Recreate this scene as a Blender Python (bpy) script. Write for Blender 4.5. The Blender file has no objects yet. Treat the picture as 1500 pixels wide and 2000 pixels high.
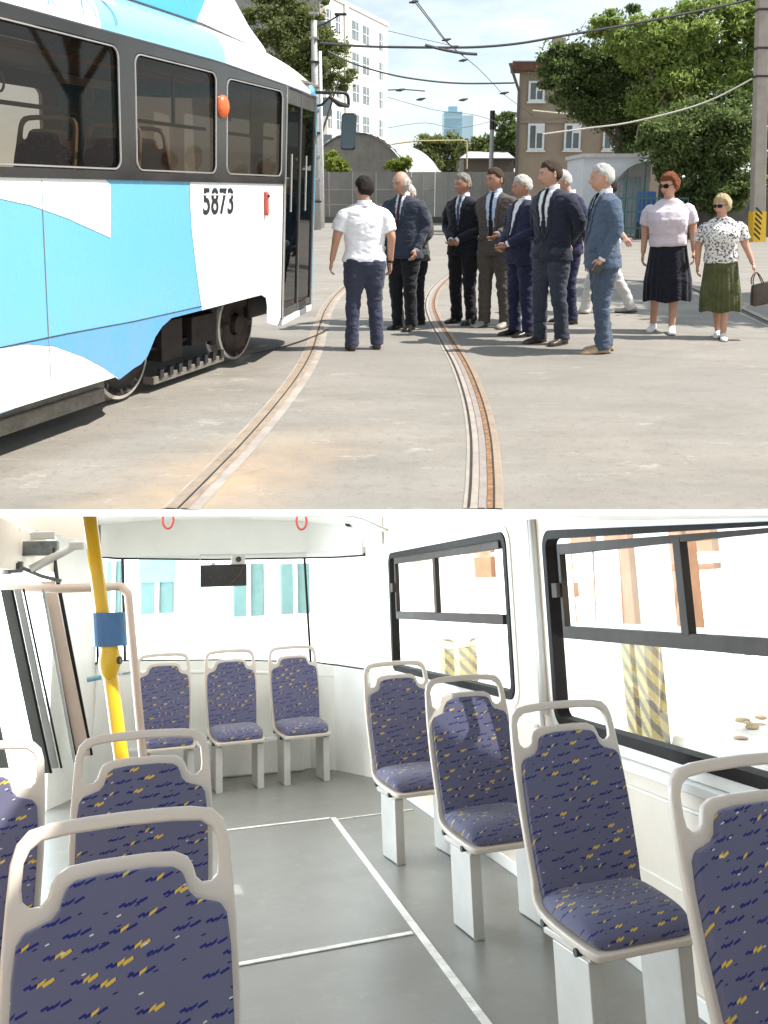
import bpy, bmesh, math, random
import numpy as np
from mathutils import Vector, Matrix
R=math.radians
SC=bpy.context.scene
# ---------------------------------------------------------------- camera
FPX, CX, CY, HOR = 1750.0, 750.0, 800.0, 380.0          # focal length and horizon of the 1500x2000 picture
PITCH=math.atan((CY-HOR)/FPX); CAMZ=1.5
cd=bpy.data.cameras.new('camera'); cam=bpy.data.objects.new('camera',cd); SC.collection.objects.link(cam)
cam.location=(0,0,CAMZ); cam.rotation_euler=(math.pi/2-PITCH,0,0)
cd.sensor_fit='HORIZONTAL'; cd.sensor_width=36; cd.lens=36*FPX/1500; cd.shift_y=-(1000-CY)/1500
cd.clip_start=.05; cd.clip_end=3000
SC.camera=cam
# ---------------------------------------------------------------- sky, sun, exposure
SUN_EL,SUN_AZ=R(52),R(93)                                # azimuth clockwise from +Y
w=bpy.data.worlds.new('World'); SC.world=w; w.use_nodes=True
wt=w.node_tree; bg=wt.nodes['Background']
sky=wt.nodes.new('ShaderNodeTexSky'); sky.sky_type='NISHITA'; sky.sun_disc=False
sky.sun_elevation=SUN_EL; sky.sun_rotation=SUN_AZ; sky.altitude=100; sky.air_density=1.0; sky.dust_density=.3; sky.ozone_density=1.2
tc=wt.nodes.new('ShaderNodeTexCoord'); mp=wt.nodes.new('ShaderNodeMapping'); mp.inputs['Scale'].default_value=(2.2,2.2,6.5)
mp.inputs['Location'].default_value=(.35,.1,.25)
nz=wt.nodes.new('ShaderNodeTexNoise'); nz.inputs['Scale'].default_value=1.6; nz.inputs['Detail'].default_value=7; nz.inputs['Roughness'].default_value=.58
cr=wt.nodes.new('ShaderNodeValToRGB'); cr.color_ramp.elements[0].position=.40; cr.color_ramp.elements[1].position=.66
cr.color_ramp.elements[0].color=(.30,.30,.30,1); cr.color_ramp.elements[1].color=(.9,.9,.9,1)
mx=wt.nodes.new('ShaderNodeMix'); mx.data_type='RGBA'; mx.inputs['B'].default_value=(9.0,9.8,10.2,1)
wt.links.new(tc.outputs['Generated'],mp.inputs['Vector']); wt.links.new(mp.outputs['Vector'],nz.inputs['Vector'])
wt.links.new(nz.outputs['Fac'],cr.inputs['Fac']); wt.links.new(cr.outputs['Color'],mx.inputs['Factor'])
wt.links.new(sky.outputs['Color'],mx.inputs['A']); wt.links.new(mx.outputs['Result'],bg.inputs['Color'])
bg.inputs['Strength'].default_value=.085
sd=bpy.data.lights.new('sun','SUN'); sd.energy=4.9; sd.angle=R(.5); sd.color=(1,.955,.89)
sun=bpy.data.objects.new('sun',sd); SC.collection.objects.link(sun)
_sv=Vector((math.sin(SUN_AZ)*math.cos(SUN_EL),math.cos(SUN_AZ)*math.cos(SUN_EL),math.sin(SUN_EL)))
sun.rotation_euler=_sv.to_track_quat('Z','Y').to_euler()
SC.view_settings.view_transform='Standard'; SC.view_settings.look='None'; SC.view_settings.gamma=1; SC.view_settings.exposure=.72
SC.view_settings.use_curve_mapping=False
SC.render.resolution_x=768; SC.render.resolution_y=1024
SC.cycles.max_bounces=8; SC.cycles.transparent_max_bounces=24
# ---------------------------------------------------------------- frames of reference
CW=Matrix(((1,0,0),(0,math.sin(-PITCH)*1,math.cos(PITCH)),(0,-math.cos(PITCH),-math.sin(PITCH))))   # picture axes (right, down, ahead) -> world
def ray(x,y): return CW@Vector(((x-CX)/FPX,(y-CY)/FPX,1))
def G(x,y,z=0.0):                                        # where the sight line through a picture point meets the level z
    d=ray(x,y); t=(z-CAMZ)/d.z; p=d*t; return Vector((p.x,p.y,z))
def AT(x,y,Y):                                           # ... meets the upright plane at distance Y
    d=ray(x,y); t=Y/d.y; return Vector((d.x*t,Y,CAMZ+d.z*t))
# the tram saloon: its floor slopes down and away below the yard deck
def _rot(a,b,c):
    Rz=Matrix.Rotation(a,3,'Z'); Rx=Matrix.Rotation(b,3,'X'); Ry=Matrix.Rotation(c,3,'Y')
    return Matrix(((1,0,0),(0,0,-1),(0,1,0)))@Ry@Rx@Rz
RR=_rot(.2378,-.2024,-.0381); RH=1.5311
RM3=CW@RR
ROOM=Matrix.Translation(Vector((0,0,CAMZ))-RM3@Vector((0,0,RH)))@RM3.to_4x4()
ROOMI=ROOM.inverted()
def rray(x,y): return RM3.transposed()@ray(x,y)
def RX(x,y,X): d=rray(x,y); t=X/d.x; return Vector((X,d.y*t,RH+d.z*t))
def RY(x,y,Y): d=rray(x,y); t=Y/d.y; return Vector((d.x*t,Y,RH+d.z*t))
def RZ(x,y,Z=0): d=rray(x,y); t=(Z-RH)/d.z; return Vector((d.x*t,d.y*t,Z))
# ================================================================ helpers
COL=SC.collection
def link(o,parent=None):
    COL.objects.link(o)
    if parent is not None: o.parent=parent
    return o
def tag(o,label=None,cat=None,group=None,kind=None):
    if label: o['label']=label
    if cat: o['category']=cat
    if group: o['group']=group
    if kind: o['kind']=kind
    return o
def thing(name,label,cat,M=None,group=None):
    o=bpy.data.objects.new(name,None); o.empty_display_size=.1; COL.objects.link(o)
    if M is not None: o.matrix_world=M if isinstance(M,Matrix) else Matrix.Translation(M)
    return tag(o,label,cat,group)
def kids(o): return [c for c in bpy.data.objects if c.parent==o]
def copy_tree(o,parent=None,M=None,label=None):
    c=o.copy(); COL.objects.link(c); c.parent=parent
    if M is not None: c.matrix_world=M
    if label: c['label']=label
    for k in KIDS.get(o.name,[]): copy_tree(k,c)
    return c
KIDS={}
def Tm(x,y,z,rz=0): return Matrix.Translation((x,y,z))@Matrix.Rotation(rz,4,'Z')
class MB:
    def __init__(s): s.v=[]; s.f=[]; s.m=[]
    def add(s,vs,fs,mi=0):
        b=len(s.v); s.v+=[tuple(v) for v in vs]; s.f+=[tuple(b+i for i in f) for f in fs]; s.m+=[mi]*len(fs); return s
    def box(s,c,d,mi=0,M=None):
        x,y,z=[q/2 for q in d]
        vs=[Vector((i*x,j*y,k*z)) for i in(-1,1) for j in(-1,1) for k in(-1,1)]
        if M is not None: vs=[M@v for v in vs]
        vs=[v+Vector(c) for v in vs]
        return s.add(vs,[(0,1,3,2),(4,6,7,5),(0,4,5,1),(2,3,7,6),(0,2,6,4),(1,5,7,3)],mi)
    def bx(s,x0,x1,y0,y1,z0,z1,mi=0): return s.box(((x0+x1)/2,(y0+y1)/2,(z0+z1)/2),(x1-x0,y1-y0,z1-z0),mi)
    def loft(s,rings,mi=0,cap=True,closed=False):
        n=len(rings[0]); b=len(s.v)
        for r in rings: s.v+=[tuple(p) for p in r]
        k=len(rings)
        for i in range(k if closed else k-1):
            for j in range(n):
                i2=(i+1)%k; s.f.append((b+i*n+j,b+i*n+(j+1)%n,b+i2*n+(j+1)%n,b+i2*n+j)); s.m.append(mi)
        if cap and not closed:
            s.f.append(tuple(b+j for j in reversed(range(n)))); s.m.append(mi)
            s.f.append(tuple(b+(k-1)*n+j for j in range(n))); s.m.append(mi)
        return s
    def tube(s,pts,r,n=8,mi=0,closed=False,cap=True,flat=1.0):
        pts=[Vector(p) for p in pts]; k=len(pts); rings=[]; prev=None
        for i,p in enumerate(pts):
            if closed: t=pts[(i+1)%k]-pts[i-1]
            else: t=pts[min(i+1,k-1)]-pts[max(i-1,0)]
            t.normalize()
            if prev is None:
                a=Vector((0,0,1)) if abs(t.z)<.9 else Vector((1,0,0))
                u=t.cross(a).normalized()
            else:
                u=prev-t*prev.dot(t); u.normalize()
            prev=u; v=t.cross(u); ri=r[i] if isinstance(r,(list,tuple)) else r
            rings.append([p+u*(ri*math.cos(2*math.pi*q/n))+v*(ri*flat*math.sin(2*math.pi*q/n)) for q in range(n)])
        return s.loft(rings,mi,cap,closed)
    def cyl(s,a,b,r,n=16,mi=0,r2=None):
        return s.tube([a,b],[r,r if r2 is None else r2],n,mi)
    def ball(s,c,r,n=12,mi=0):
        r=(r,r,r) if not isinstance(r,(tuple,list)) else r; c=Vector(c); rings=[]
        for i in range(1,n):
            a=math.pi*i/n
            rings.append([c+Vector((r[0]*math.sin(a)*math.cos(2*math.pi*j/(2*n)),r[1]*math.sin(a)*math.sin(2*math.pi*j/(2*n)),r[2]*math.cos(a))) for j in range(2*n)])
        return s.loft(rings,mi)
    def poly(s,pts,holes=(),mi=0):                       # flat polygon with holes, 3-D points, welded and triangulated
        bm=bmesh.new(); es=[]
        for loop in [pts]+list(holes):
            vs=[bm.verts.new(p) for p in loop]
            for i in range(len(vs)): es.append(bm.edges.new((vs[i],vs[(i+1)%len(vs)])))
        bmesh.ops.triangle_fill(bm,use_beauty=True,use_dissolve=False,edges=es)
        bm.verts.index_update()
        s.add([v.co.copy() for v in bm.verts],[[v.index for v in f.verts] for f in bm.faces],mi); bm.free(); return s
    def prism(s,pts,off,mi=0):                           # polygon pushed along a vector
        pts=[Vector(p) for p in pts]; off=Vector(off); n=len(pts)
        return s.add(pts+[p+off for p in pts],[tuple(reversed(range(n))),tuple(range(n,2*n))]+[(i,(i+1)%n,n+(i+1)%n,n+i) for i in range(n)],mi)
    def build(s,name,mats,parent=None,M=None,smooth=False,bevel=0,solid=0,off=0,weld=False,seg=2,ang=35,sub=0,tagd=None,normals=True):
        me=bpy.data.meshes.new(name); me.from_pydata(s.v,[],s.f)
        if not isinstance(mats,(list,tuple)): mats=[mats]
        for m in mats: me.materials.append(m)
        me.polygons.foreach_set('material_index',s.m)
        bm=bmesh.new(); bm.from_mesh(me)
        if weld: bmesh.ops.remove_doubles(bm,verts=bm.verts,dist=1e-4)
        if normals: bmesh.ops.recalc_face_normals(bm,faces=bm.faces)
        bm.to_mesh(me); bm.free()
        if smooth:
            me.polygons.foreach_set('use_smooth',[True]*len(me.polygons))
        o=bpy.data.objects.new(name,me); link(o,parent)
        if parent is not None: KIDS.setdefault(parent.name,[]).append(o)
        if M is not None: o.matrix_world=M
        if solid:
            md=o.modifiers.new('solid','SOLIDIFY'); md.thickness=solid; md.offset=off
        if sub:
            md=o.modifiers.new('sub','SUBSURF'); md.levels=sub; md.render_levels=sub
        if bevel:
            md=o.modifiers.new('bevel','BEVEL'); md.width=bevel; md.segments=seg; md.limit_method='ANGLE'; md.angle_limit=R(ang); md.harden_normals=False
        if smooth and (bevel or solid): 
            md=o.modifiers.new('wn','WEIGHTED_NORMAL'); md.keep_sharp=True
        return o
def rrect(x0,x1,y0,y1,r,n=6):                            # rounded rectangle, 2-D
    P=[]
    for cx,cy,a in((x1-r,y1-r,0),(x0+r,y1-r,90),(x0+r,y0+r,180),(x1-r,y0+r,270)):
        for i in range(n+1):
            t=R(a+90*i/n); P.append((cx+r*math.cos(t),cy+r*math.sin(t)))
    return P
def smooth_path(pts,n=8):                                # Catmull-Rom
    pts=[Vector(p) for p in pts]; out=[]
    for i in range(len(pts)-1):
        p0=pts[max(i-1,0)];p1=pts[i];p2=pts[i+1];p3=pts[min(i+2,len(pts)-1)]
        for k in range(n):
            t=k/n; out.append(.5*((2*p1)+(p2-p0)*t+(2*p0-5*p1+4*p2-p3)*t*t+(3*p1-p0-3*p2+p3)*t**3))
    out.append(pts[-1]); return out
# ---------------------------------------------------------------- materials
class S:                                                 # small expression builder over shader sockets
    nt=None
    def __init__(s,k): s.k=k
    @staticmethod
    def op(o,*a,clamp=False):
        n=S.nt.nodes.new('ShaderNodeMath'); n.operation=o; n.use_clamp=clamp
        for i,x in enumerate(a):
            if isinstance(x,S): S.nt.links.new(x.k,n.inputs[i])
            else: n.inputs[i].default_value=x
        return S(n.outputs[0])
    def __add__(a,b): return S.op('ADD',a,b)
    __radd__=__add__
    def __sub__(a,b): return S.op('SUBTRACT',a,b)
    def __rsub__(a,b): return S.op('SUBTRACT',b,a)
    def __mul__(a,b): return S.op('MULTIPLY',a,b)
    __rmul__=__mul__
    def __truediv__(a,b): return S.op('DIVIDE',a,b)
    def lt(a,b): return S.op('LESS_THAN',a,b)
    def gt(a,b): return S.op('GREATER_THAN',a,b)
    def fr(a): return S.op('FRACT',a)
    def fl(a): return S.op('FLOOR',a)
    def ab(a): return S.op('ABSOLUTE',a)
def newmat(name):
    m=bpy.data.materials.new(name); m.use_nodes=True; S.nt=m.node_tree
    return m,m.node_tree,m.node_tree.nodes['Principled BSDF']
def nd(t,**k):
    n=S.nt.nodes.new(t)
    for a,b in k.items():
        if a in n.inputs.keys() if hasattr(n.inputs,'keys') else False: n.inputs[a].default_value=b
        else: setattr(n,a,b)
    return n
def lk(a,b): S.nt.links.new(a.k if isinstance(a,S) else a,b)
def coords(kind='Object',scale=(1,1,1)):
    t=nd('ShaderNodeTexCoord'); m=nd('ShaderNodeMapping'); m.inputs['Scale'].default_value=scale; lk(t.outputs[kind],m.inputs[0]); return m.outputs[0]
def noise(scale,detail=4,rough=.5,vec=None,out='Fac'):
    n=nd('ShaderNodeTexNoise'); n.inputs['Scale'].default_value=scale; n.inputs['Detail'].default_value=detail; n.inputs['Roughness'].default_value=rough
    if vec is not None: lk(vec,n.inputs['Vector'])
    return S(n.outputs[out])
def mixc(f,a,b):
    n=nd('ShaderNodeMix',data_type='RGBA')
    for x,s in((f,'Factor'),):
        if isinstance(x,S): lk(x,n.inputs[0])
        else: n.inputs[0].default_value=x
    for x,i in((a,6),(b,7)):
        if isinstance(x,S): lk(x,n.inputs[i])
        elif hasattr(x,'links'): lk(x,n.inputs[i])
        else: n.inputs[i].default_value=(*x,1) if len(x)==3 else x
    return S(n.outputs[2])
def ramp(f,stops):
    n=nd('ShaderNodeValToRGB'); e=n.color_ramp.elements
    while len(e)<len(stops): e.new(.5)
    for i,(p,c) in enumerate(stops):
        e[i].position=p; e[i].color=(c,c,c,1) if isinstance(c,(int,float)) else (*c,1)
    lk(f,n.inputs[0]); return S(n.outputs[0])
def bump(h,strength=.3,dist=.01):
    n=nd('ShaderNodeBump'); n.inputs['Strength'].default_value=strength; n.inputs['Distance'].default_value=dist; lk(h,n.inputs['Height']); return n.outputs[0]
_mc={}
def mat(name,col,rough=.5,metal=0,var=.12,vs=6,bs=0,bstr=.2,bd=.004,spec=None,coat=0,coords_kind='Object',stretch=(1,1,1)):
    if name in _mc: return _mc[name]
    m,nt,b=newmat(name); v=coords(coords_kind,stretch)
    n1=noise(vs,5,.6,v); dark=tuple(c*(1-var) for c in col); lite=tuple(min(1,c*(1+var)) for c in col)
    lk(mixc(ramp(n1,[(.3,0),(.7,1)]),dark,lite),b.inputs['Base Color'])
    b.inputs['Metallic'].default_value=metal
    n2=noise(vs*3,3,.5,v); lk(n2*.16+(rough-.08),b.inputs['Roughness'])
    if spec is not None: b.inputs['Specular IOR Level'].default_value=spec
    if coat: b.inputs['Coat Weight'].default_value=coat; b.inputs['Coat Roughness'].default_value=.08
    if bs: lk(bump(noise(bs,4,.6,v),bstr,bd),b.inputs['Normal'])
    _mc[name]=m; return m
def glass(name,tint=(.9,.95,.95),opac=.12,rough=.02):
    if name in _mc: return _mc[name]
    m,nt,b=newmat(name); out=nt.nodes['Material Output']
    tr=nd('ShaderNodeBsdfTransparent'); tr.inputs[0].default_value=(*tint,1)
    gl=nd('ShaderNodeBsdfGlossy'); gl.inputs['Roughness'].default_value=rough
    lw=nd('ShaderNodeLayerWeight'); lw.inputs['Blend'].default_value=.25
    f=S(lw.outputs['Fresnel'])*.45+opac
    mxs=nd('ShaderNodeMixShader'); lk(f,mxs.inputs[0]); lk(tr.outputs[0],mxs.inputs[1]); lk(gl.outputs[0],mxs.inputs[2]); lk(mxs.outputs[0],out.inputs[0])
    _mc[name]=m; return m
def skyglow(name,col,st):
    m,nt,b=newmat(name); out=nt.nodes['Material Output']; e=nd('ShaderNodeEmission'); 
    v=coords('Object',(1,1,1)); n=noise(.12,4,.5,v)
    lk(mixc(n,col,(1,1,1)),e.inputs[0]); e.inputs[1].default_value=st; lk(e.outputs[0],out.inputs[0]); return m
# ================================================================ the tram saloon (lower place)
def zcut(y): return 1.505+.09*y                    # open-topped side: the wall stops under the yard deck
WX=1.88
wallm=mat('cream_panel',(.70,.63,.535),.38,0,.05,3,60,.06,.002)
wallw=mat('white_panel',(.86,.86,.82),.35,0,.04,3,60,.05,.002)
rubber=mat('black_rubber',(.013,.011,.010),.7,0,.3,8,80,.2,.002,spec=.2)
bronze=mat('bronze_frame',(.035,.026,.020),.6,0,.25,5,90,.1,.001,spec=.25)
shellm=mat('beige_plastic',(.58,.515,.445),.36,0,.05,4,220,.1,.0006)
steel=mat('painted_steel',(.50,.49,.46),.42,.2,.08,6,120,.1,.001)
dark=mat('dark_metal',(.03,.03,.03),.5,.2,.3,10)
clear=glass('clear_glass',(.96,.985,.98),.015)
# fabric with woven dashes
def fabric_mat():
    m,nt,b=newmat('seat_fabric'); t=nd('ShaderNodeTexCoord'); sp=nd('ShaderNodeSeparateXYZ'); lk(t.outputs['Object'],sp.inputs[0])
    x=S(sp.outputs[0]); y=S(sp.outputs[1]); z=S(sp.outputs[2]); v=z+y; 
    oi=nd('ShaderNodeObjectInfo'); rnd=S(oi.outputs['Random'])*3.0
    u=x+rnd; v=v+rnd*1.7; u,v=u*.995+v*.10,v*.995-u*.10; u=u+(noise(4,1,.5,t.outputs['Object'])-.5)*.03
    def rand(a,b_,k):
        c=nd('ShaderNodeCombineXYZ'); lk(a,c.inputs[0]); lk(b_,c.inputs[1]); c.inputs[2].default_value=k
        w_=nd('ShaderNodeTexWhiteNoise',noise_dimensions='3D'); lk(c.outputs[0],w_.inputs[0]); s_=nd('ShaderNodeSeparateColor'); lk(w_.outputs['Color'],s_.inputs[0])
        return S(s_.outputs[0]),S(s_.outputs[1]),S(s_.outputs[2])
    def layer(cw,ch,k,sh,strokes,L,H,p):
        cw,ch,L,H=cw*1.04,ch*1.04,L*1.0,H*1.12
        row=(v/ch).fl(); uu=u/cw+row*sh; cx=uu.fl(); a,b2,c=rand(cx,row,k)
        lu=(uu.fr()-.5)*cw+(a-.5)*(cw*.34); lv=((v/ch).fr()-.5)*ch+(b2-.5)*(ch*.62)
        tot=None
        for i,(du,dv) in enumerate(strokes):
            q=lu-du; r=lv-dv
            skew=q-r*1.1
            e=(skew.ab()*(1/L)+r.ab()*(1/H)).lt(1)
            tot=e if tot is None else S.op('MAXIMUM',tot,e)
        return tot*(c.lt(p)),c
    wob=noise(90,2,.5,t.outputs['Object'])
    u=u+(wob-.5)*.006
    b1,c1=layer(.078,.037,1,.53,[(-.021,.0005),(-.011,-.0012),(.013,-.0008),(.021,.0018)],.0078,.0046,.84)
    b2,c2=layer(.078,.037,1,.53,[(.0,.0012)],.0050,.0070,.84)
    b3,c3=layer(.078,.037,1,.53,[(.002,.001)],.0058,.0072,.38)
    b3b,c3b=layer(.078,.037,1,.53,[(.018,.0012),(.013,-.0015)],.0085,.0058,.20)
    b1=S.op('MAXIMUM',b1,b2); b3=S.op('MAXIMUM',b3,b3b)
    b4,c4=layer(.052,.033,5,.41,[(0,0)],.006,.0024,.50)
    b5,c5=layer(.068,.049,9,.37,[(0,0)],.0048,.0024,.45)
    wv=noise(900,2,.5,t.outputs['Object'])
    base=mixc(noise(3,3,.5,t.outputs['Object']),(.098,.103,.182),(.148,.145,.208))
    base=mixc(wv*.45,base,(.055,.055,.13))
    c=mixc(b4,base,(.012,.016,.10)); c=mixc(b1,c,(.008,.012,.13)); c=mixc(b3,c,(.62,.42,.05)); c=mixc(b5,c,(.62,.62,.60))
    lk(c,b.inputs['Base Color']); b.inputs['Roughness'].default_value=.92; b.inputs['Sheen Weight'].default_value=.35; b.inputs['Sheen Roughness'].default_value=.4
    lk(bump(wv,.5,.0012),b.inputs['Normal']); return m
fab=fabric_mat()
def seat_proto():
    root=thing('passenger_seat','s','seat')
    TY=.114/.6
    def by(z): return TY*(z-.5)
    # pad with shoulder notches
    def half(P): return P+[(-u,z) for u,z in reversed(P)]
    pad=half([(.198,.47),(.205,.55),(.210,.70),(.209,.84),(.203,.895),(.190,.915),(.165,.922),(.140,.930),(.126,.945),(.120,.965),(.113,.982),(.095,.992),(.05,.997)])
    mb=MB(); mb.poly([(u,by(z)-.012,z) for u,z in pad]); mb.build('backrest',fab,root,solid=.034,off=0,bevel=.012,seg=3,smooth=True)
    # shell: upper sheet with the hand-hole, lower sheet sweeping under the cushion
    nb=9; bot=[(-.222+.444*i/(nb-1),.52) for i in range(nb)]
    right=[(.226,.62),(.230,.75),(.228,.88),(.224,.96),(.219,1.03),(.208,1.066),(.185,1.088),(.14,1.097),(.07,1.1005),(0,1.1015)]
    outer=bot+right+[(-u,z) for u,z in reversed(right[:-1])]
    hr=[(.196,.985),(.193,1.03),(.182,1.052),(.16,1.066),(.10,1.072),(0,1.074)]
    lowr=[(.05,1.018),(.105,1.014),(.130,1.002),(.140,.985),(.147,.962),(.160,.950),(.180,.950),(.193,.962)]
    hole=lowr+hr+[(-u,z) for u,z in reversed(hr[:-1])]+[(-u,z) for u,z in reversed(lowr)]
    mb=MB(); mb.poly([(u,by(z)+.012,z) for u,z in outer],[[(u,by(z)+.012,z) for u,z in hole]])
    prof=[(by(.52)+.012,.52),(.018,.485),(.008,.452),(-.02,.428),(-.06,.415),(-.12,.405),(-.20,.396),(-.28,.388),(-.325,.382),(-.345,.378)]
    hw=[.222,.222,.222,.222,.221,.220,.217,.212,.204,.19]
    for i in range(len(prof)-1):
        for j in range(nb-1):
            a=-1+2*j/(nb-1); b2=-1+2*(j+1)/(nb-1)
            mb.add([(a*hw[i],*prof[i]),(b2*hw[i],*prof[i]),(b2*hw[i+1],*prof[i+1]),(a*hw[i+1],*prof[i+1])],[(0,1,2,3)])
    mb.build('shell',shellm,root,weld=True,solid=.026,off=0,bevel=.009,seg=3,smooth=True,ang=50)
    # cushion
    rings=[]
    for y,w_,zt,zb in((.022,.17,.47,.445),(.012,.194,.488,.44),(-.02,.204,.496,.43),(-.08,.208,.494,.42),(-.16,.208,.487,.412),(-.23,.204,.481,.406),(-.285,.197,.470,.400),(-.32,.186,.450,.394),(-.338,.168,.425,.392)):
        r=[]; zc=(zt+zb)/2; hz=(zt-zb)/2
        for k in range(28):
            a=2*math.pi*k/28; ca,sa=math.cos(a),math.sin(a)
            r.append((w_*math.copysign(abs(ca)**.35,ca),y,zc+hz*math.copysign(abs(sa)**.6,sa)+ .004*math.cos(ca*3)))
        rings.append(r)
    mb=MB(); mb.loft(rings); mb.build('cushion',fab,root,smooth=True,sub=1)
    # side rails and legs
    for s in(-1,1):
        mb=MB(); mb.bx(s*.185-.012,s*.185+.012,-.30,-.0,.355,.378); mb.build('seat_frame',steel,root,bevel=.003)
    for s in(-1,1):
        mb=MB(); mb.bx(s*.172-.024,s*.172+.024,-.285,-.06,.006,.353); mb.bx(s*.172-.027,s*.172+.027,-.292,-.286,.0,.353)
        mb.build('leg',steel,root,bevel=.004)
    for s in(-1,1):
        for yy,zz in((-.25,.375),(-.04,.40)):
            mb=MB(); mb.cyl((s*.2,yy,zz),(s*.222,yy,zz),.013,10); mb.build('bolt',dark,root)
    return root
_sp=seat_proto()
def put_seat(x,y,a,label,first=False):
    M=ROOM@Tm(x,y,0,a)
    if first: _sp.matrix_world=M; _sp['label']=label; o=_sp
    else: o=copy_tree(_sp,None,M,label)
    o['group']='upholstered passenger seats'; return o
put_seat(1.4753,3.239,.1113,'seat showing its whole cushion, just behind the cropped seat at the right edge',True)
put_seat(1.40,1.99,.12,'nearest seat of the window row, cut off by the right edge of the picture')
put_seat(1.5017,4.5023,.1094,'window-row seat second from the back, standing in front of the wide white window pillar')
put_seat(1.439,5.7264,.149,'window-row seat farthest back, beside the smaller side window')
put_seat(-.0696,1.9723,.1564,'largest and nearest seat, seen only as backrest and beige handle at bottom left')
put_seat(-.0745,3.2261,.0678,'seat directly behind the nearest one, in front of the yellow pole')
put_seat(-.61,3.22,.09,'bright seat cut off by the left edge of the picture beside the door')
put_seat(1.0983,8.2166,.1479,'right one of the rear seats, under the thin pillar of the rear window')
put_seat(.537,8.1427,.1421,'middle rear seat with its back against the rear window, under the monitor')
put_seat(-.03,8.07,.14,'left rear seat, partly hidden by the handle of the seat in front of it')
# floor
def floor_mat():
    m,nt,b=newmat('vinyl_floor'); v=coords('Object'); 
    c=mixc(ramp(noise(1.2,5,.6,v),[(.3,0),(.75,1)]),(.190,.190,.168),(.245,.243,.222)); c=mixc(ramp(noise(260,2,.6,v),[(.45,0),(.62,.5)]),c,(.11,.11,.10))
    c=mixc(ramp(noise(7,6,.7,v),[(.55,0),(.75,.5)]),c,(.30,.29,.26)); c=mixc(ramp(noise(2.3,7,.75,v),[(.56,0),(.72,.45)]),c,(.12,.115,.10))
    lk(c,b.inputs['Base Color']); lk(noise(5,4,.6,v)*.18+.27,b.inputs['Roughness']); lk(bump(noise(300,2,.6,v),.12,.001),b.inputs['Normal']); return m
mb=MB(); mb.prism([(-1.3,-1.2,-.05),(1.9,-1.2,-.05),(1.9,8.9,-.05),(-1.3,8.9,-.05)],(0,0,.05))
tag(mb.build('floor',floor_mat(),M=ROOM,),kind='structure')
strip=mat('white_strip',(.74,.73,.68),.45,0,.30,11,80,.2,.002)
def fstrip(a,b_,w_,label):
    a=Vector(a); b_=Vector(b_); d=(b_-a).normalized(); n=Vector((-d.y,d.x,0))*w_/2
    mb=MB(); mb.prism([a-n,b_-n,b_+n,a+n],(0,0,.004)); o=mb.build('floor_strip',strip,M=ROOM); return tag(o,label,'floor strip','white strips covering the floor joints')
fstrip((1.12,.9,.001),(1.135,6.66,.001),.034,'long white floor strip running back along the aisle beside the right seats')
fstrip((-.55,6.52,.0015),(1.11,6.66,.0015),.03,'white floor strip across the aisle near the rear seats')
fstrip((-.25,4.20,.0015),(1.10,4.375,.0015),.034,'white floor strip across the aisle beside the nearest left seats')
fstrip((1.155,6.6,.0015),(1.72,6.68,.0015),.018,'thin white floor line running to the wall under the rearmost window-row seat')
# right wall with two windows
def window_fill(parent,P,y0,y1,z0,z1,sashr,mull,ztop,zbot,clipz=None):
    # P maps (along, up, depth inward) to room coordinates
    def ring(a0,a1,b0,b1,r,wd,d0,d1,name,m,par,bev=.004):
        O=rrect(a0,a1,b0,b1,r); I=rrect(a0+wd,a1-wd,b0+wd,b1-wd,max(r-wd,.01))
        if clipz: O=[(p,min(q,clipz(p))) for p,q in O]; I=[(p,min(q,clipz(p)-.0)) for p,q in I]
        n=len(O); mb=MB()
        for L,H in((O,I),):
            for i in range(n):
                j=(i+1)%n
                mb.add([P(*O[i],d1),P(*O[j],d1),P(*I[j],d1),P(*I[i],d1),P(*O[i],d0),P(*O[j],d0),P(*I[j],d0),P(*I[i],d0)],[(0,1,2,3),(4,7,6,5),(0,4,5,1),(2,6,7,3)])
        return mb.build(name,m,par)
    wn=ring(y0,y1,z0,z1,.09,.044,-.05,.014,'window',rubber,parent)
    ins=ring(y0-.045,y1+.045,z0-.045,z1+.045,.12,.043,0,.007,'window_moulding',wallw,wn)
    O=rrect(y0+.02,y1-.02,z0+.02,z1-.02,.07)
    if clipz: O=[(p,min(q,clipz(p))) for p,q in O]
    mb=MB(); mb.add([P(*q,-.03) for q in O],[tuple(range(len(O)))]); mb.build('pane',clear,wn,normals=False)
    def bar(a0,a1,b0,b1,name='sash',d0=-.028,d1=.004,m=bronze):
        q=[(a0,b0),(a1,b0),(a1,b1),(a0,b1)]
        if clipz: q=[(p,min(r,clipz(p))) for p,r in q]
        mb=MB(); mb.add([P(*t,d0) for t in q]+[P(*t,d1) for t in q],[(0,1,2,3),(4,5,6,7)]+[(i,(i+1)%4,4+(i+1)%4,4+i) for i in range(4)])
        return mb.build(name,m,wn,bevel=.002)
    bar(y0+.12,sashr,ztop-.028,ztop+.026); bar(y0+.12,sashr,zbot-.030,zbot+.028)
    bar(sashr-.03,sashr,zbot+.022,ztop-.018); bar(mull-.026,mull+.026,zbot+.022,ztop-.018,d1=.006)
    h=bar(sashr-.02,sashr+.04,(ztop+zbot)/2-.035,(ztop+zbot)/2+.035,'sash_handle',d1=.03)
    return wn
wallr=thing('side_wall','cream side wall of the saloon with two large black-framed windows','wall',ROOM)
def PA(y,z,d): return Vector((WX-d,y,z))
YA=4.6; dB=Vector((1.76-WX,7.45-YA,0)); LB=dB.length; dB.normalize(); nB=Vector((-dB.y,dB.x,0)) 
def PBm(y,z,d): q=Vector((WX,YA,0))+dB*(y-YA)+nB*d; return Vector((q.x,q.y,z))
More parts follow.
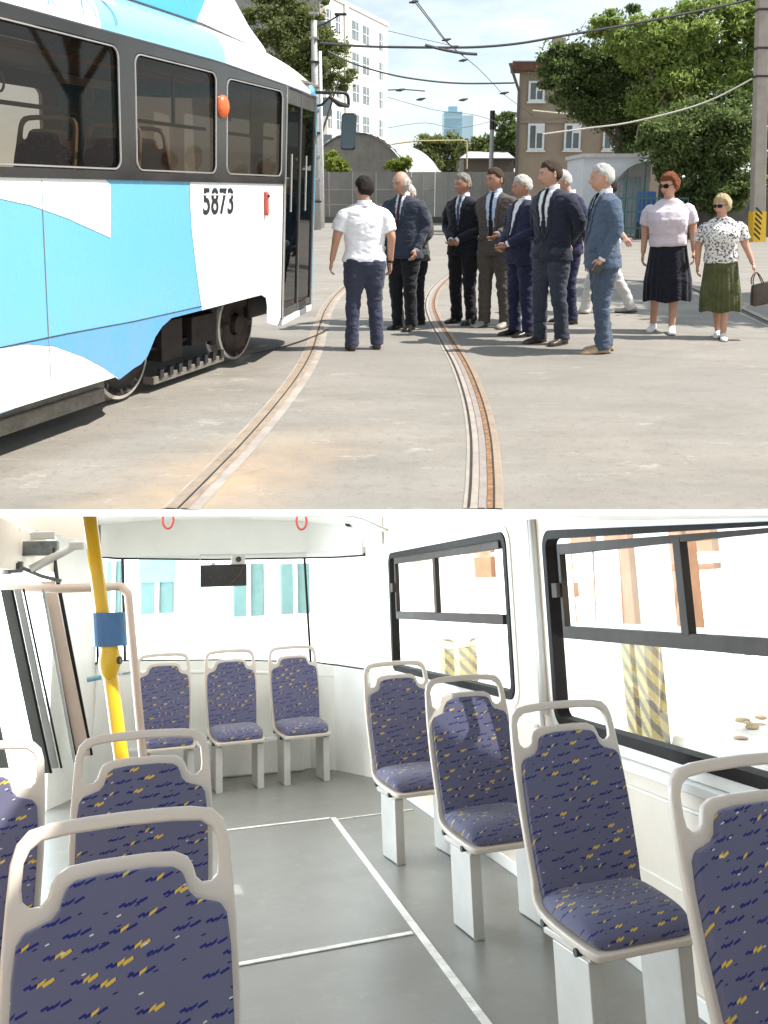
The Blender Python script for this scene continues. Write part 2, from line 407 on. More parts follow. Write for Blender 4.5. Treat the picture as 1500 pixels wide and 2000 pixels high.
NW=(1.75,4.36,.865,1.815); FW=(4.86,7.30,.925,1.855)
def hole(P,W_,clip=None,m=0): 
    H=rrect(W_[0],W_[1],W_[2],W_[3],.09)
    return [P(p,min(q,clip(p)-.02) if clip else q,0) for p,q in H]
mb=MB()
yv=[-1.2,0,1,2,3,4,YA]
# the near wall: its top edge runs just above the window
mb.poly([PA(-1.2,0,0),PA(YA,0,0),PA(YA,zcut(YA)+.0,0)]+[PA(y,zcut(y),0) for y in (3.5,2.5,1.2,0,-1.2)],[hole(PA,NW,zcut)])
mb.poly([PBm(YA,0,0),PBm(YA+LB,0,0),PBm(YA+LB,2.3,0),PBm(5.9,2.2,0),PBm(YA,zcut(YA),0)],[hole(PBm,FW)])
mb.build('panel',wallm,wallr,solid=.05,off=1,weld=True)
window_fill(wallr,PA,*NW,4.20,3.10,1.715,1.315,zcut)
window_fill(wallr,PBm,*FW,7.16,6.16,1.79,1.36)
mb=MB(); mb.bx(WX-.035,WX-.001,-1.2,YA,.775,.815); mb.bx(WX-.018,WX-.001,-1.2,YA,.0,.07); mb.bx(WX-.012,WX-.001,-1.2,YA,.70,.712); mb.build('ledge',wallw,wallr,bevel=.008,seg=3)
mb=MB(); 
for a,b_,z0,z1,d in((YA,YA+LB,.80,.835,.03),(YA,YA+LB,0,.07,.018)):
    mb.add([PBm(a,z0,.001),PBm(b_,z0,.001),PBm(b_,z1,.001),PBm(a,z1,.001),PBm(a,z0,d),PBm(b_,z0,d),PBm(b_,z1,d),PBm(a,z1,d)],[(0,1,2,3),(4,5,6,7),(0,1,5,4),(1,2,6,5),(2,3,7,6),(3,0,4,7)])
mb.build('ledge',wallw,wallr,bevel=.006)
mb=MB(); mb.tube([PA(4.47,.9,.012),PA(4.47,1.3,.014),PA(4.47,zcut(4.47)-.02,.012)],.022,8); mb.tube([PA(4.53,.1,.008),PA(4.53,1.3,.01),PA(4.53,zcut(4.5)-.02,.008)],.012,8); mb.build('pillar_trim',wallw,wallr,smooth=True)
for yy in(.4,1.6,2.85,3.95):
    mb=MB(); mb.bx(WX-.003,WX-.0005,yy-.004,yy+.004,.08,.70); mb.build('panel_joint',steel,wallr)
mb=MB(); mb.bx(WX-.004,WX-.0005,-1.2,YA,.40,.406); mb.build('panel_joint',wallw,wallr)
# rear wall, curved corner, wide rear window
rear=thing('rear_wall','white rear wall of the saloon with a wide three-pane rear window','wall',ROOM)
RP_=[(-.90,7.75),(-.62,8.45),(-.45,8.6),(.4,8.66),(1.28,8.62),(1.50,8.42),(1.70,7.95),(1.757,7.46)]
ZB=[1.00,1.03,1.03,.99,.93,.90,.88,.88]; ZT=[1.96,1.95,1.94,1.91,1.90,1.89,1.88,1.88]
mb=MB()
def seg_(i,z0,z1,z2,z3,mi=0,d=0):
    a=RP_[i]; b_=RP_[i+1]; mb.add([(a[0],a[1]+d,z0),(b_[0],b_[1]+d,z1),(b_[0],b_[1]+d,z2),(a[0],a[1]+d,z3)],[(0,1,2,3)],mi)
for i in range(7):
    if i==0 or i==6: seg_(i,0,0,2.35,2.35)
    else: seg_(i,0,0,ZB[i+1],ZB[i]); seg_(i,ZT[i],ZT[i+1],2.35,2.35)
mb.build('panel',wallw,rear,solid=.04,off=-1,weld=True)
mb=MB(); 
for i in range(2,6):                                     # ledge under the window
    a=Vector((*RP_[i],ZB[i]-.1)); b_=Vector((*RP_[i+1],ZB[i+1]-.1)); mb.tube([a-Vector((0,.03,0)),b_-Vector((0,.03,0))],.02,8)
mb.build('ledge',wallw,rear,smooth=True)
fr=MB()
for i in range(1,6):
    a=RP_[i]; b_=RP_[i+1]
    for Z,r in((ZB,.013),(ZT,.017)): fr.tube([(a[0],a[1]-.01,Z[i]),(b_[0],b_[1]-.01,Z[i+1])],r,6)
wf=fr.build('window_frame',rubber,rear)
for (x,y,zb,zt,r) in((-.40,8.59,1.03,1.93,.014),(1.27,8.61,.93,1.90,.012),(-.62,8.44,1.03,1.95,.012)):
    mb=MB(); mb.tube([(x-.02,y,zt),(x+.02,y,zb)],r,6); mb.build('window_bar',rubber,rear)
for i0,i1 in((1,2),(2,4),(4,6)):
    mb=MB()
    for i in range(i0,i1):
        a=RP_[i]; b_=RP_[i+1]; mb.add([(a[0],a[1]+.012,ZB[i]),(b_[0],b_[1]+.012,ZB[i+1]),(b_[0],b_[1]+.012,ZT[i+1]),(a[0],a[1]+.012,ZT[i])],[(0,1,2,3)])
    mb.build('pane',clear,rear,weld=True)
mb=MB(); mb.bx(-.35,1.2,8.46,8.60,0,.30); mb.build('heater_box',wallw,rear,bevel=.02)
# ceiling over the back part
ceil=MB(); prof=[]
for x,z in((-1.2,2.02),(-.98,2.12),(-.7,2.22),(-.2,2.27),(.5,2.28),(1.2,2.24),(1.55,2.17),(1.80,2.05)): prof.append((x,z))
R1_=[(x,7.3,z-.03) for x,z in prof]; R2_=[(x,8.9,z) for x,z in prof]
for i in range(len(prof)-1): ceil.add([R1_[i],R1_[i+1],R2_[i+1],R2_[i]],[(0,1,2,3)])
o=ceil.build('saloon_ceiling',wallw,M=ROOM,solid=.02,off=1,smooth=True,weld=True); tag(o,'white curved ceiling above the rear window of the saloon','ceiling')
# rear destination header: gently bulging panel above the rear window
mb=MB(); rings=[]
for z,d in((1.945,.03),(2.0,.05),(2.10,.07),(2.21,.10),(2.34,.16)):
    rings.append([(-.60,8.43-d,z),(-.44,8.57-d,z),(.4,8.63-d,z),(1.27,8.59-d,z),(1.49,8.40-d,z),(1.69,7.94-d*.4,z),(1.75,7.45,z)])
for i in range(4):
    for j in range(6): mb.add([rings[i][j],rings[i][j+1],rings[i+1][j+1],rings[i+1][j]],[(0,1,2,3)])
o=mb.build('header_panel',wallw,M=ROOM,solid=.01,smooth=True,weld=True); tag(o,'smooth white panel curving over the top of the rear window','panel')
# straps, monitor, camera
redm=mat('red_plastic',(.45,.05,.04),.4)
for px,py,lb in((328,1026,'left red grab loop hanging from the top edge above the rear window'),(589,1028,'right red grab loop hanging from the top edge above the rear window')):
    c=RY(px,py,7.0); r=.042
    P=[c+Vector((r*math.sin(a)*.95,0,r+r*1.6*(-math.cos(a)))) for a in [2*math.pi*k/16 for k in range(16)]]
    mb=MB(); mb.tube(P,.009,8,closed=True); t=thing('grab_loop',lb,'grab loop',ROOM,'red grab loops'); mb.build('loop',redm,t,smooth=True)
    mb=MB(); mb.box(c+Vector((0,0,.20)),(.03,.006,.16)); mb.build('strap',redm,t)
t=thing('monitor','small black monitor hanging under the top bar of the rear window','monitor',ROOM)
A_=RY(391,1104,8.2); B_=RY(482,1144,8.2)
scr=mat('black_screen',(.02,.018,.015),.25)
mb=MB(); mb.bx(A_.x,B_.x,8.18,8.22,B_.z,A_.z); mb.build('screen',scr,t,bevel=.005)
mb=MB(); mb.bx(A_.x+.1,A_.x+.13,8.19,8.5,A_.z,A_.z+.02); mb.tube([(A_.x,8.2,A_.z+.0),(A_.x,8.2,A_.z+.09),(B_.x-.1,8.2,A_.z+.085)],.006,6); mb.build('bracket',steel,t)
mb=MB(); mb.tube(smooth_path([(B_.x-.03,8.17,A_.z+.03),(B_.x-.06,8.165,A_.z-.08),(B_.x-.16,8.17,B_.z+.01)]),.004,6); mb.build('cable',mat('brown_cable',(.12,.04,.02),.5),t)
t=thing('camera_box','small grey surveillance camera beside the black monitor','camera',ROOM)
c=RY(465,1093,8.15); mb=MB(); mb.box(c,(.12,.09,.085)); mb.build('housing',steel,t,bevel=.01)
mb=MB(); mb.cyl(c+Vector((0,-.045,0)),c+Vector((0,-.06,0)),.025,12); mb.build('lens',scr,t)
c=RX(682,1022,1.56); t=thing('loudspeaker','small round black speaker in the white cove at the back right','loudspeaker',ROOM)
mb=MB(); mb.cyl(c,c+Vector((-.015,-.03,0)),.032,16); mb.build('grille',dark,t); mb=MB(); mb.tube([c+Vector((-.0,-.002,0)),c+Vector((.05,.05,.03))],.045,14); mb.build('cup',wallw,t,smooth=True)
# left side: door opening with folding leaves, posts, mechanism
door_wall=thing('door_wall','cream left wall of the saloon around the open doorway','wall',ROOM)
mb=MB(); mb.bx(-.95,-.90,-1.2,3.9,0,1.62); mb.build('panel',wallm,door_wall)
mb=MB(); mb.prism([(-.95,4.35,2.02),(-.95,7.75,2.02),(-.95,7.75,1.80),(-.95,4.35,1.72)],(.05,0,0)); mb.build('header',wallm,door_wall,bevel=.006)
mb=MB(); mb.bx(-.96,-.88,3.9,4.05,0,1.85); mb.build('door_post',wallm,door_wall,bevel=.01)
pinkish=mat('beige_post',(.40,.31,.25),.4,0,.06)
P0=RX(107,1140,-.9); P1=RX(158,1450,-.9); 
def ybar(m_,par,nm,p,q,Y,w_,Y2=None,d=.03):
    a=RY(*p,Y); b_=RY(*q,Y if Y2 is None else Y2); mb=MB(); v=[]
    for c in(a,b_): v+=[c+Vector((-w_/2,-d/2,0)),c+Vector((w_/2,-d/2,0)),c+Vector((w_/2,d/2,0)),c+Vector((-w_/2,d/2,0))]
    mb.add(v,[(3,2,1,0),(4,5,6,7)]+[(k,(k+1)%4,4+(k+1)%4,4+k) for k in range(4)]); return mb.build(nm,m_,par,bevel=.003)
ybar(pinkish,door_wall,'door_post',(93,1135),(163,1475),7.6,.10,7.8,.06)
ybar(rubber,door_wall,'seal',(104,1090),(178,1475),7.66,.028,7.86)
ybar(rubber,door_wall,'seal',(84,1160),(148,1475),7.56,.014,7.76)
dfr=mat('grey_door',(.13,.135,.125),.5,.2); lfm=mat('grey_leaf',(.30,.31,.29),.5,.2)
for lb,Y,bars,(g0,g1,g2,g3) in(
  ('dark-framed glazed door leaf folded back at the left edge of the doorway',6.0,((dfr,(12,1152),(88,1510),.062),(dfr,(-60,1152),(10,1510),.05)),((-45,1165),(10,1165),(80,1500),(20,1500))),
  ('slim grey-framed glazed door leaf standing beside the beige door post',6.8,((lfm,(34,1150),(108,1500),.045),(lfm,(84,1150),(146,1490),.02)),((44,1160),(80,1160),(140,1485),(118,1485)))):
    t=thing('door_leaf',lb,'door',ROOM,'folding door leaves')
    for m_,p,q,w_ in bars: ybar(m_,t,'leaf_frame',p,q,Y,w_)
    ybar(rubber,t,'seal',(bars[0][1][0]+12,bars[0][1][1]),(bars[0][2][0]+12,bars[0][2][1]),Y-.02,.012)
    mb=MB(); mb.add([RY(*k,Y) for k in (g0,g1,g2,g3)],[(0,1,2,3)]); mb.build('pane',clear,t,normals=False)
# tubular guard rail in front of the rear seats
t=thing('guard_rail','beige tubular guard rail running from the doorway past the yellow pole','guard rail',ROOM)
a=RY(0,1147,7.2); b_=RY(236,1145,7.2); c=RY(250,1160,7.2); d=RY(279,1480,7.2)
mb=MB(); mb.tube([a,RY(110,1150,7.2),b_-Vector((.02,0,0)),b_,c,c+(d-c)*.02,d,d+(d-c)*.35],.033,10); mb.build('tube',pinkish,t,smooth=True)
mb=MB(); e=RY(170,1328,7.2); mb.tube([e,e+Vector((.10,0,.015))],.018,8); mb.tube([e+Vector((.25,0,.03)),RY(255,1313,7.2)],.008,6); mb.build('clamp',mat('teal_plastic',(.12,.25,.28),.4),t)
# door mechanism
t=thing('door_mechanism','exposed grey door-opening mechanism with rods above the doorway','mechanism',ROOM)
def pz(x,y,Y=5.9): return RY(x,y,Y)
mb=MB(); mb.tube([pz(20,1040),pz(15,1085),pz(12,1122)],.030,8); mb.build('arm',steel,t,smooth=True)
mb=MB(); mb.tube([pz(60,1112),pz(150,1064)],.026,8); mb.build('arm',steel,t,smooth=True)
mb=MB(); mb.box(pz(150,1066),(.09,.06,.05)); mb.box(pz(18,1034),(.12,.08,.05)); mb.box(pz(85,1046),(.14,.06,.05)); mb.build('bracket',steel,t,bevel=.008)
mb=MB(); mb.box(pz(55,1072,6.1),(.36,.12,.09)); mb.tube([pz(0,1105),pz(40,1108),pz(80,1125),pz(120,1135)],.014,6); mb.box(pz(28,1108),(.10,.05,.07)); mb.build('actuator',mat('grey_green',(.12,.13,.125),.5,.3,.4,20),t,bevel=.006)
mb=MB(); mb.box(pz(18,1106,5.85),(.10,.05,.035)); mb.build('clamp',dark,t)
mb=MB(); mb.tube([pz(105,1070),pz(112,1130)],.010,6); mb.build('hose',dark,t)
mb=MB(); mb.prism([pz(0,1020,6.3),pz(165,1056,6.3),pz(165,1000,6.3),pz(0,960,6.3)],(0,.3,0)); mb.build('cover',wallm,t)
# yellow pole with card reader and button
yel=mat('yellow_enamel',(.72,.42,.01),.3,0,.05,4,0,coat=.3)
t=thing('grab_pole','yellow grab pole standing between the doorway and the left seats','pole',ROOM)
a=RY(174,1003,5.0); b_=RY(237,1480,5.0); d=(b_-a); 
mb=MB(); mb.tube([a,a+d*.33,a+d*.66,b_,a+d*(a.z/(-d.z))],.037,16); mb.build('pole_tube',yel,t,smooth=True)
t=thing('card_reader','plain blue sleeve wrapped round the yellow grab pole','sleeve',ROOM)
c=RY(214,1229,5.0); mb=MB(); rr=[]
for z in(-.085,.085): rr.append([(c.x+.085*math.copysign(abs(math.cos(k))**.7,math.cos(k))-z*.08+.0,c.y+.06*math.sin(k),c.z+z) for k in [2*math.pi*i/20 for i in range(20)]])
mb.loft(rr); mb.build('sleeve',mat('blue_card',(.06,.16,.33),.5),t,bevel=.004)
t=thing('stop_button','rounded yellow stop-button housing on the grab pole under the blue sleeve','button',ROOM)
c=RY(214,1290,4.98); mb=MB(); mb.ball(c,(.055,.05,.10),10); mb.build('housing',yel,t,smooth=True)
mb=MB(); mb.cyl(c+Vector((.045,-.02,0)),c+Vector((.058,-.025,0)),.02,12); mb.build('push_button',dark,t)
# ---------------------------------------------------------------- what stands outside the saloon windows
pale=mat('pale_render',(.80,.81,.79),.8,0,.05,1.5); 
mb=MB(); mb.bx(-14,14,-6,26,-1.0,-.9); tag(mb.build('pavement',mat('pale_concrete',(.62,.60,.55),.85,0,.12,.8),M=ROOM),kind='structure')
t=thing('depot_building','white depot building with pale turquoise windows seen through the rear window','building',ROOM)
mb=MB(); mb.bx(-9,2.05,14,14.4,-.9,2.6); mb.build('wall',pale,t)
tq=mat('turquoise_glass',(.11,.20,.19),.5); tb=mat('blue_blind',(.17,.40,.48),.6)
for (x0,x1,y0,y1,bl) in((273,340,1090,1200,1),(455,515,1100,1205,0),(548,604,1100,1200,0),(725,748,1100,1200,0),(205,238,1095,1205,0)):
    a=RY(x0,y1,13.95); b_=RY(x1,y0,13.95)
    mb=MB(); mb.bx(a.x,b_.x,13.93,13.99,a.z,b_.z); f=mb.build('window',tq,t,bevel=.02)
    mb=MB(); xm=(a.x+b_.x)/2; mb.bx(xm-.03,xm+.03,13.90,13.925,a.z,b_.z); mb.build('window_frame',pale,f)
    if bl: mb=MB(); mb.bx(a.x-.02,b_.x+.02,13.88,13.92,b_.z-.35,b_.z+.05); mb.build('blind',tb,f)
t=thing('brick_depot','pale depot wall with peach brick piers seen through the side windows','building',ROOM)
mb=MB(); mb.prism([(5.6,6.4,-.9),(5.6,33,-.9),(5.6,33,4.3),(5.6,6.4,2.0)],(.4,0,0)); mb.build('wall',pale,t)
pe=mat('peach_brick',(.36,.17,.085),.85,0,.15,4)
for (x0,x1) in((812,850),(920,968),(1128,1170),(1195,1243),(1325,1352),(1360,1410)):
    a=RX(x0,1200,5.55); b_=RX(x1,1200,5.55)
    mb=MB(); mb.bx(5.52,5.598,min(a.y,b_.y),max(a.y,b_.y),1.05,1.46+.088*(a.y+b_.y)/2); mb.build('pier',pe,t)
def hazard(name_,loc,h,r,label,M):
    t=thing(name_,label,'post',M@Matrix.Translation(loc),'striped yellow posts outside the side windows')
    mb=MB(); mb.bx(-r,r,-r,r,0,h); mb.build('shaft',hazm,t,bevel=.01)
    mb=MB(); mb.bx(-r*1.25,r*1.25,-r*1.25,r*1.25,h,h+.04); mb.build('cap',steel,t)
def haz_mat(a=(.75,.50,.02),b2=(.03,.03,.02),fq=7,sgn=1,name='hazard'):
    m,nt,b=newmat(name); tcn=nd('ShaderNodeTexCoord'); sp=nd('ShaderNodeSeparateXYZ'); lk(tcn.outputs['Object'],sp.inputs[0])
    k=((S(sp.outputs[2])+(S(sp.outputs[0])-S(sp.outputs[1])*1.0)*sgn)*fq).fr().gt(.55)
    lk(mixc(k,a,b2),b.inputs['Base Color']); b.inputs['Roughness'].default_value=.55; return m
hazm=haz_mat((.62,.50,.20),(.26,.23,.15),6,name='pale_hazard')
for px,lb in((878,'left striped yellow post seen through the smaller side window'),(907,'right striped yellow post seen through the smaller side window'),(1236,'left striped yellow post seen through the larger side window'),(1264,'right striped yellow post seen through the larger side window')):
    p=RX(px,1248,4.0); hazard('striped_post',(4.0,p.y,-.9),p.z+.9,.085 if px>1000 else .13,lb,ROOM)
t=thing('sand_heap','low heap of yellowish rubble outside the larger side window','rubble',ROOM); c=RX(1470,1410,4.6)
random.seed(3)
mb=MB()
for i in range(20):
    mb.ball((c.x+random.uniform(-.4,.4),c.y+random.uniform(-.7,.35),c.z-.05+random.uniform(-.12,.1)),(random.uniform(.02,.07),random.uniform(.03,.10),random.uniform(.008,.022)),5)
mb.build('rubble',mat('ochre_rubble',(.50,.38,.22),.9,0,.4,8),t); mb=MB(); mb.bx(c.x-.5,c.x+.5,c.y-.9,c.y+.5,-.9,c.z-.1); mb.build('base',pale,t,bevel=.1)
# daylight beyond the windows: glowing sheets added as sky under the deck
skym=skyglow('bright_sky',(1,.975,.93),1.75)
mb=MB()
mb.add([(-24,5.0,-.16),(24,5.0,-.16),(24,44,-.16),(-24,44,-.16)],[(0,1,2,3)])
mb.add([(-24,44,-.16),(24,44,-.16),(24,44,-30),(-24,44,-30)],[(0,1,2,3)])
mb.add([(-24,5.0,-.16),(-24,44,-.16),(-24,44,-30),(-24,5,-30)],[(0,1,2,3)]); mb.add([(24,5.0,-.16),(24,44,-.16),(24,44,-30),(24,5,-30)],[(0,1,2,3)])
tag(mb.build('sky',skym,normals=False),kind='structure')
door_glow=skyglow('door_side_glow',(.62,.85,1),10)
mb=MB(); mb.add([(-5.5,4.7,-.2),(-7,22,-.2),(-7,22,-9),(-5.5,4.7,-6)],[(0,1,2,3)]); tag(mb.build('sky',door_glow,normals=False),kind='structure')  # bluish glowing panel added beside the doorway to brighten left and rear seats

# unseen panel added overhead to keep the sun off the near saloon seats
mb=MB(); mb.prism([(1.72,-3.5,3.25),(6.5,-3.5,3.25),(6.5,3.8,3.25),(1.72,3.8,3.25)],(0,0,.08)); tag(mb.build('sun_shade_panel',wallw,bevel=.02),'unseen white shade panel added high over the near end of the saloon','canopy')
# ================================================================ the depot yard (upper place)
EDGE=G(750,995).y; ZU=AT(750,1007.5,EDGE).z
def ground_mat():
    m,nt,b=newmat('yard_asphalt'); v=coords('Object'); sp=nd('ShaderNodeSeparateXYZ'); lk(v,sp.inputs[0]); X,Y=S(sp.outputs[0]),S(sp.outputs[1])
    v2=coords('Object',(.6,1.3,1)); v3=coords('Object',(.4,.9,1))
    c=mixc(ramp(noise(1.3,7,.62,v2),[(.32,0),(.70,1)]),(.195,.178,.152),(.320,.292,.250))
    c=mixc(ramp(noise(.45,5,.6,v),[(.35,0),(.7,.75)]),c,(.265,.245,.215))
    c=mixc(ramp(noise(2.6,7,.7,v3),[(.52,0),(.74,.65)]),c,(.155,.14,.12))
    c=mixc(ramp(noise(3.2,8,.75,v2),[(.58,0),(.68,.65)]),c,(.46,.43,.385))
    c=mixc(ramp(noise(14,6,.75,v),[(.52,0),(.68,.6)]),c,(.16,.14,.12)); c=mixc(ramp(noise(.22,3,.5,v3),[(.50,0),(.56,.35)]),c,(.20,.19,.175))
    c=mixc(ramp(noise(60,3,.7,v),[(.35,.22),(.65,0)]),c,(.14,.12,.10))
    # sandy rust worn around the left rail near the deck edge
    dx=(X+1.05-(Y-4.2)*.36).ab(); rust=S.op('SUBTRACT',1.0,dx/.75,clamp=True)*S.op('SUBTRACT',1.0,(Y-4.6).ab()/1.3,clamp=True)
    c=mixc(rust*ramp(noise(1.8,6,.65,v),[(.3,.2),(.6,1)])*.75,c,(.50,.335,.195))
    # hairline cracks
    vo=nd('ShaderNodeTexVoronoi',feature='DISTANCE_TO_EDGE'); vo.inputs['Scale'].default_value=.33
    wv=nd('ShaderNodeVectorMath',operation='ADD'); nn=nd('ShaderNodeTexNoise'); nn.inputs['Scale'].default_value=1.1; nn.inputs['Detail'].default_value=6; lk(v,nn.inputs[0]); lk(v,wv.inputs[0]); lk(nn.outputs['Color'],wv.inputs[1]); lk(wv.outputs[0],vo.inputs[0])
    ck=S(vo.outputs[0]).lt(.0035)*noise(.8,2,.5,v).gt(.52); c=mixc(ck*.12,c,(.12,.10,.085))
    lk(c,b.inputs['Base Color']); lk(noise(4,4,.6,v)*.2+.72,b.inputs['Roughness']); lk(bump(noise(45,5,.7,v),.35,.01),b.inputs['Normal']); return m
gm=ground_mat()
mb=MB(); mb.prism([(-400,EDGE,-.028),(400,EDGE,-.028),(400,900,-.028),(-400,900,-.028)],(0,0,.028)); tag(mb.build('ground',gm),kind='structure')
ZK=AT(750,1007.5,EDGE-.07).z
mb=MB(); mb.prism([(-9,EDGE-.0005,.0005),(-9,EDGE-.07,ZK),(-9,EDGE-.07,ZK-.004),(-9,EDGE-.0005,ZK-.004)],(18,0,0)); tag(mb.build('kerb',mat('white_edge',(.90,.90,.90),.5,0,.01)),kind='structure')
# ---------------------------------------------------------------- rails let into the yard
def offs(P,o):
    out=[]
    for i,p in enumerate(P):
        t=(P[min(i+1,len(P)-1)]-P[max(i-1,0)]).normalized(); out.append(p+Vector((t.y,-t.x,0))*o)
    return out
def ribbon(mb,P,o,wd,z,mi,h=.0):
    a=offs(P,o-wd/2); b_=offs(P,o+wd/2); n=len(P)
    vs=[Vector((p.x,p.y,z)) for p in a]+[Vector((p.x,p.y,z)) for p in b_]
    mb.add(vs,[(i,n+i,n+i+1,i+1) for i in range(n-1)],mi)
tanm=mat('rusty_rail_head',(.33,.255,.185),.55,.15,.18,7,60,.2,.003); greym=mat('worn_concrete',(.33,.29,.25),.8,0,.2,5,60,.3,.004)
rustm=mat('rust_fill',(.24,.13,.065),.9,0,.5,28,90,.6,.01); groovem=mat('groove_dark',(.035,.028,.022),.9,0,.3,12)  # flat near-black colour for rail grooves and joints
def rail(name,px,subs,label,clip=True):
    P=smooth_path([G(x,y) for x,y in px],10); P=[p for p in P if p.y>=EDGE-.001]
    t=thing(name,label,'rail',Vector((0,0,0)))
    for i,(nm,o,w_,z,m) in enumerate(subs):
        mb=MB(); ribbon(mb,P,o,w_,z,0); mb.build(nm,m,t,normals=False)
    return t
rail('tram_rail',[(338,1000),(345,995),(410,930),(470,868),(530,800),(580,735),(608,685),(622,640),(636,603),(660,572),(690,548),(730,528)],
  [('concrete_bed',.02,.19,.003,greym),('rail_head',-.030,.055,.007,tanm),('groove',.010,.012,.010,groovem),('check_rail',.040,.032,.009,mat('tan_strip',(.30,.225,.16),.7,0,.3,9))],'tan grooved tram rail curving up beside the tram and the man in white')
rail('tram_rail',[(958,1001),(958,995),(958,930),(952,850),(936,780),(910,715),(880,665),(855,625),(846,592),(858,562),(888,536),(930,518),(1010,498),(1150,480)],
  [('concrete_bed',-.035,.20,.003,greym),('rail_head',.040,.042,.008,tanm),('rust_fill',.0,.035,.007,rustm),('groove',.018,.009,.010,groovem),('check_rail',-.042,.036,.007,mat('grey_strip',(.30,.255,.23),.6,.1,.15,9)),('joint',-.105,.012,.009,groovem)],'double rail with rust-filled groove curving from the deck edge between the two groups')
rail('tram_rail',[(1640,690),(1500,630),(1440,602),(1390,582),(1345,562),(1290,552),(1180,545)],
  [('concrete_bed',0,.24,.003,greym),('rail_head',-.04,.05,.007,mat('dark_rail',(.07,.06,.05),.5,.5)),('groove',.01,.03,.009,groovem)],'dark rail crossing the yard behind the two women')
for px,w_,lb in(([(440,697),(520,688),(610,660),(640,645)],.03,'thin dark rail joint running from the tram wheels to the left rail'),([(560,640),(625,628),(700,622),(780,625)],.025,'thin dark joint line crossing the left rail behind the man in white')):
    P=smooth_path([G(*p) for p in px],6); mb=MB(); ribbon(mb,P,0,w_,.0125,0); tag(mb.build('rail_joint',groovem,normals=False),lb,'rail joint')
for x,y in((626,628),(622,636)):
    pass
# ---------------------------------------------------------------- the tram
A0=G(0,812,.32); B0=G(550,640,.32); TD=(B0-A0).normalized(); LEAN=.05
nrm=Vector((TD.y,-TD.x,0)); TUP=Vector((nrm.x*math.sin(LEAN),nrm.y*math.sin(LEAN),math.cos(LEAN))); TYI=TUP.cross(TD)
TO=A0-TUP*.32
TM=Matrix.Translation(TO)@Matrix((TD,TYI,TUP)).transposed().to_4x4(); TMI=TM.inverted()
def TL(x,y,Y=0):
    r=TMI.to_3x3()@ray(x,y); o=TMI@Vector((0,0,CAMZ)); return o+r*((Y-o.y)/r.y)
tram=thing('tram','white and light blue tram with black window band standing on the left of the yard','tram',TM)
def paint(n_,c):
    m,nt,b=newmat(n_); v=coords('Object',(1,1,.35)); v1=coords('Object'); sp=nd('ShaderNodeSeparateXYZ'); lk(v1,sp.inputs[0]); z=S(sp.outputs[2])
    lowz=S.op('SUBTRACT',1.0,(z-.30)/.75,clamp=True); g=ramp(noise(5,7,.7,v),[(.35,.05),(.75,1)])*(lowz*.34+.035)
    k=mixc(noise(.9,3,.5,v1),tuple(x*.96 for x in c),c); lk(mixc(g,k,(.30,.26,.21)),b.inputs['Base Color']); lk(noise(6,5,.6,v)*.14+.20,b.inputs['Roughness'])
    b.inputs['Coat Weight'].default_value=.4; b.inputs['Coat Roughness'].default_value=.1; lk(bump(noise(1.6,2,.5,v1),.10,.02),b.inputs['Normal']); return m
white=paint('tram_white',(.86,.86,.86)); cyan=paint('tram_cyan',(.145,.44,.66)); deep=paint('tram_blue',(.10,.34,.64))
paleb=mat('tram_pale_blue',(.22,.50,.60),.3,0,.04,2,coat=.5); roofb=mat('tram_roof_blue',(.06,.33,.60),.3,0,.04,2,coat=.4); bandm=mat('tram_band',(.022,.020,.019),.22,0,.15,3,coat=.4)
def PT(pxs,Y=0): return [TL(x,y,Y) for x,y in pxs]
SB=-2.0
sk=[(275,711),(288,695),(303,658),(316,638),(335,621),(397,605),(463,588),(510,576),(519,582),(521,600),(520,630),(541,636),(550,614)]
low=[Vector((SB,0,1.595)),Vector((SB,0,.33)),Vector((0,0,.33))]+PT(sk)+[Vector((3.52,0,.38)),Vector((3.52,0,1.595))]
body=MB(); body.poly([(p.x,0,p.z) for p in low],mi=1)
def deco(pts,mi,y=-.003): body.poly([(p.x,y,p.z) for p in pts],mi=mi)
deco([TL(370,357)]+PT([(371,400),(374,450),(381,510),(388,565),(394,606)])+PT(sk[6:])+[Vector((3.518,0,.385)),Vector((3.518,0,1.59)),Vector((1.99,0,1.59))],0)
deco([Vector((SB,0,1.59)),Vector((1.0,0,1.59))]+PT([(215,362),(215,464),(190,453),(130,426),(60,401),(0,388)])+[Vector((-.6,0,1.50)),Vector((-1.3,0,1.52)),Vector((SB,0,1.45))],0)
deco([TL(0,681),TL(50,673),TL(105,677),TL(160,697),TL(200,718),TL(232,742)]+[Vector((1.05,0,.338)),Vector((0,0,.338)),Vector((SB,0,.338)),Vector((SB,0,.70))],0)
cr_=[TL(0,679),TL(130,652),TL(260,628),TL(394,598)]
deco([Vector((-.02,0,TL(0,681).z-.004))]+[TL(50,672),TL(105,676),TL(160,696),TL(200,717),TL(233,741)]+[TL(260,720)]+PT(sk[:6])+[TL(393,600)]+cr_[::-1][1:],2,-.0025)
for i in range(3): body.tube([cr_[i]+Vector((0,-.003,0)),cr_[i+1]+Vector((0,-.003,0))],.004,4,mi=3)
o=body.build('body',[white,cyan,deep,bandm],tram)
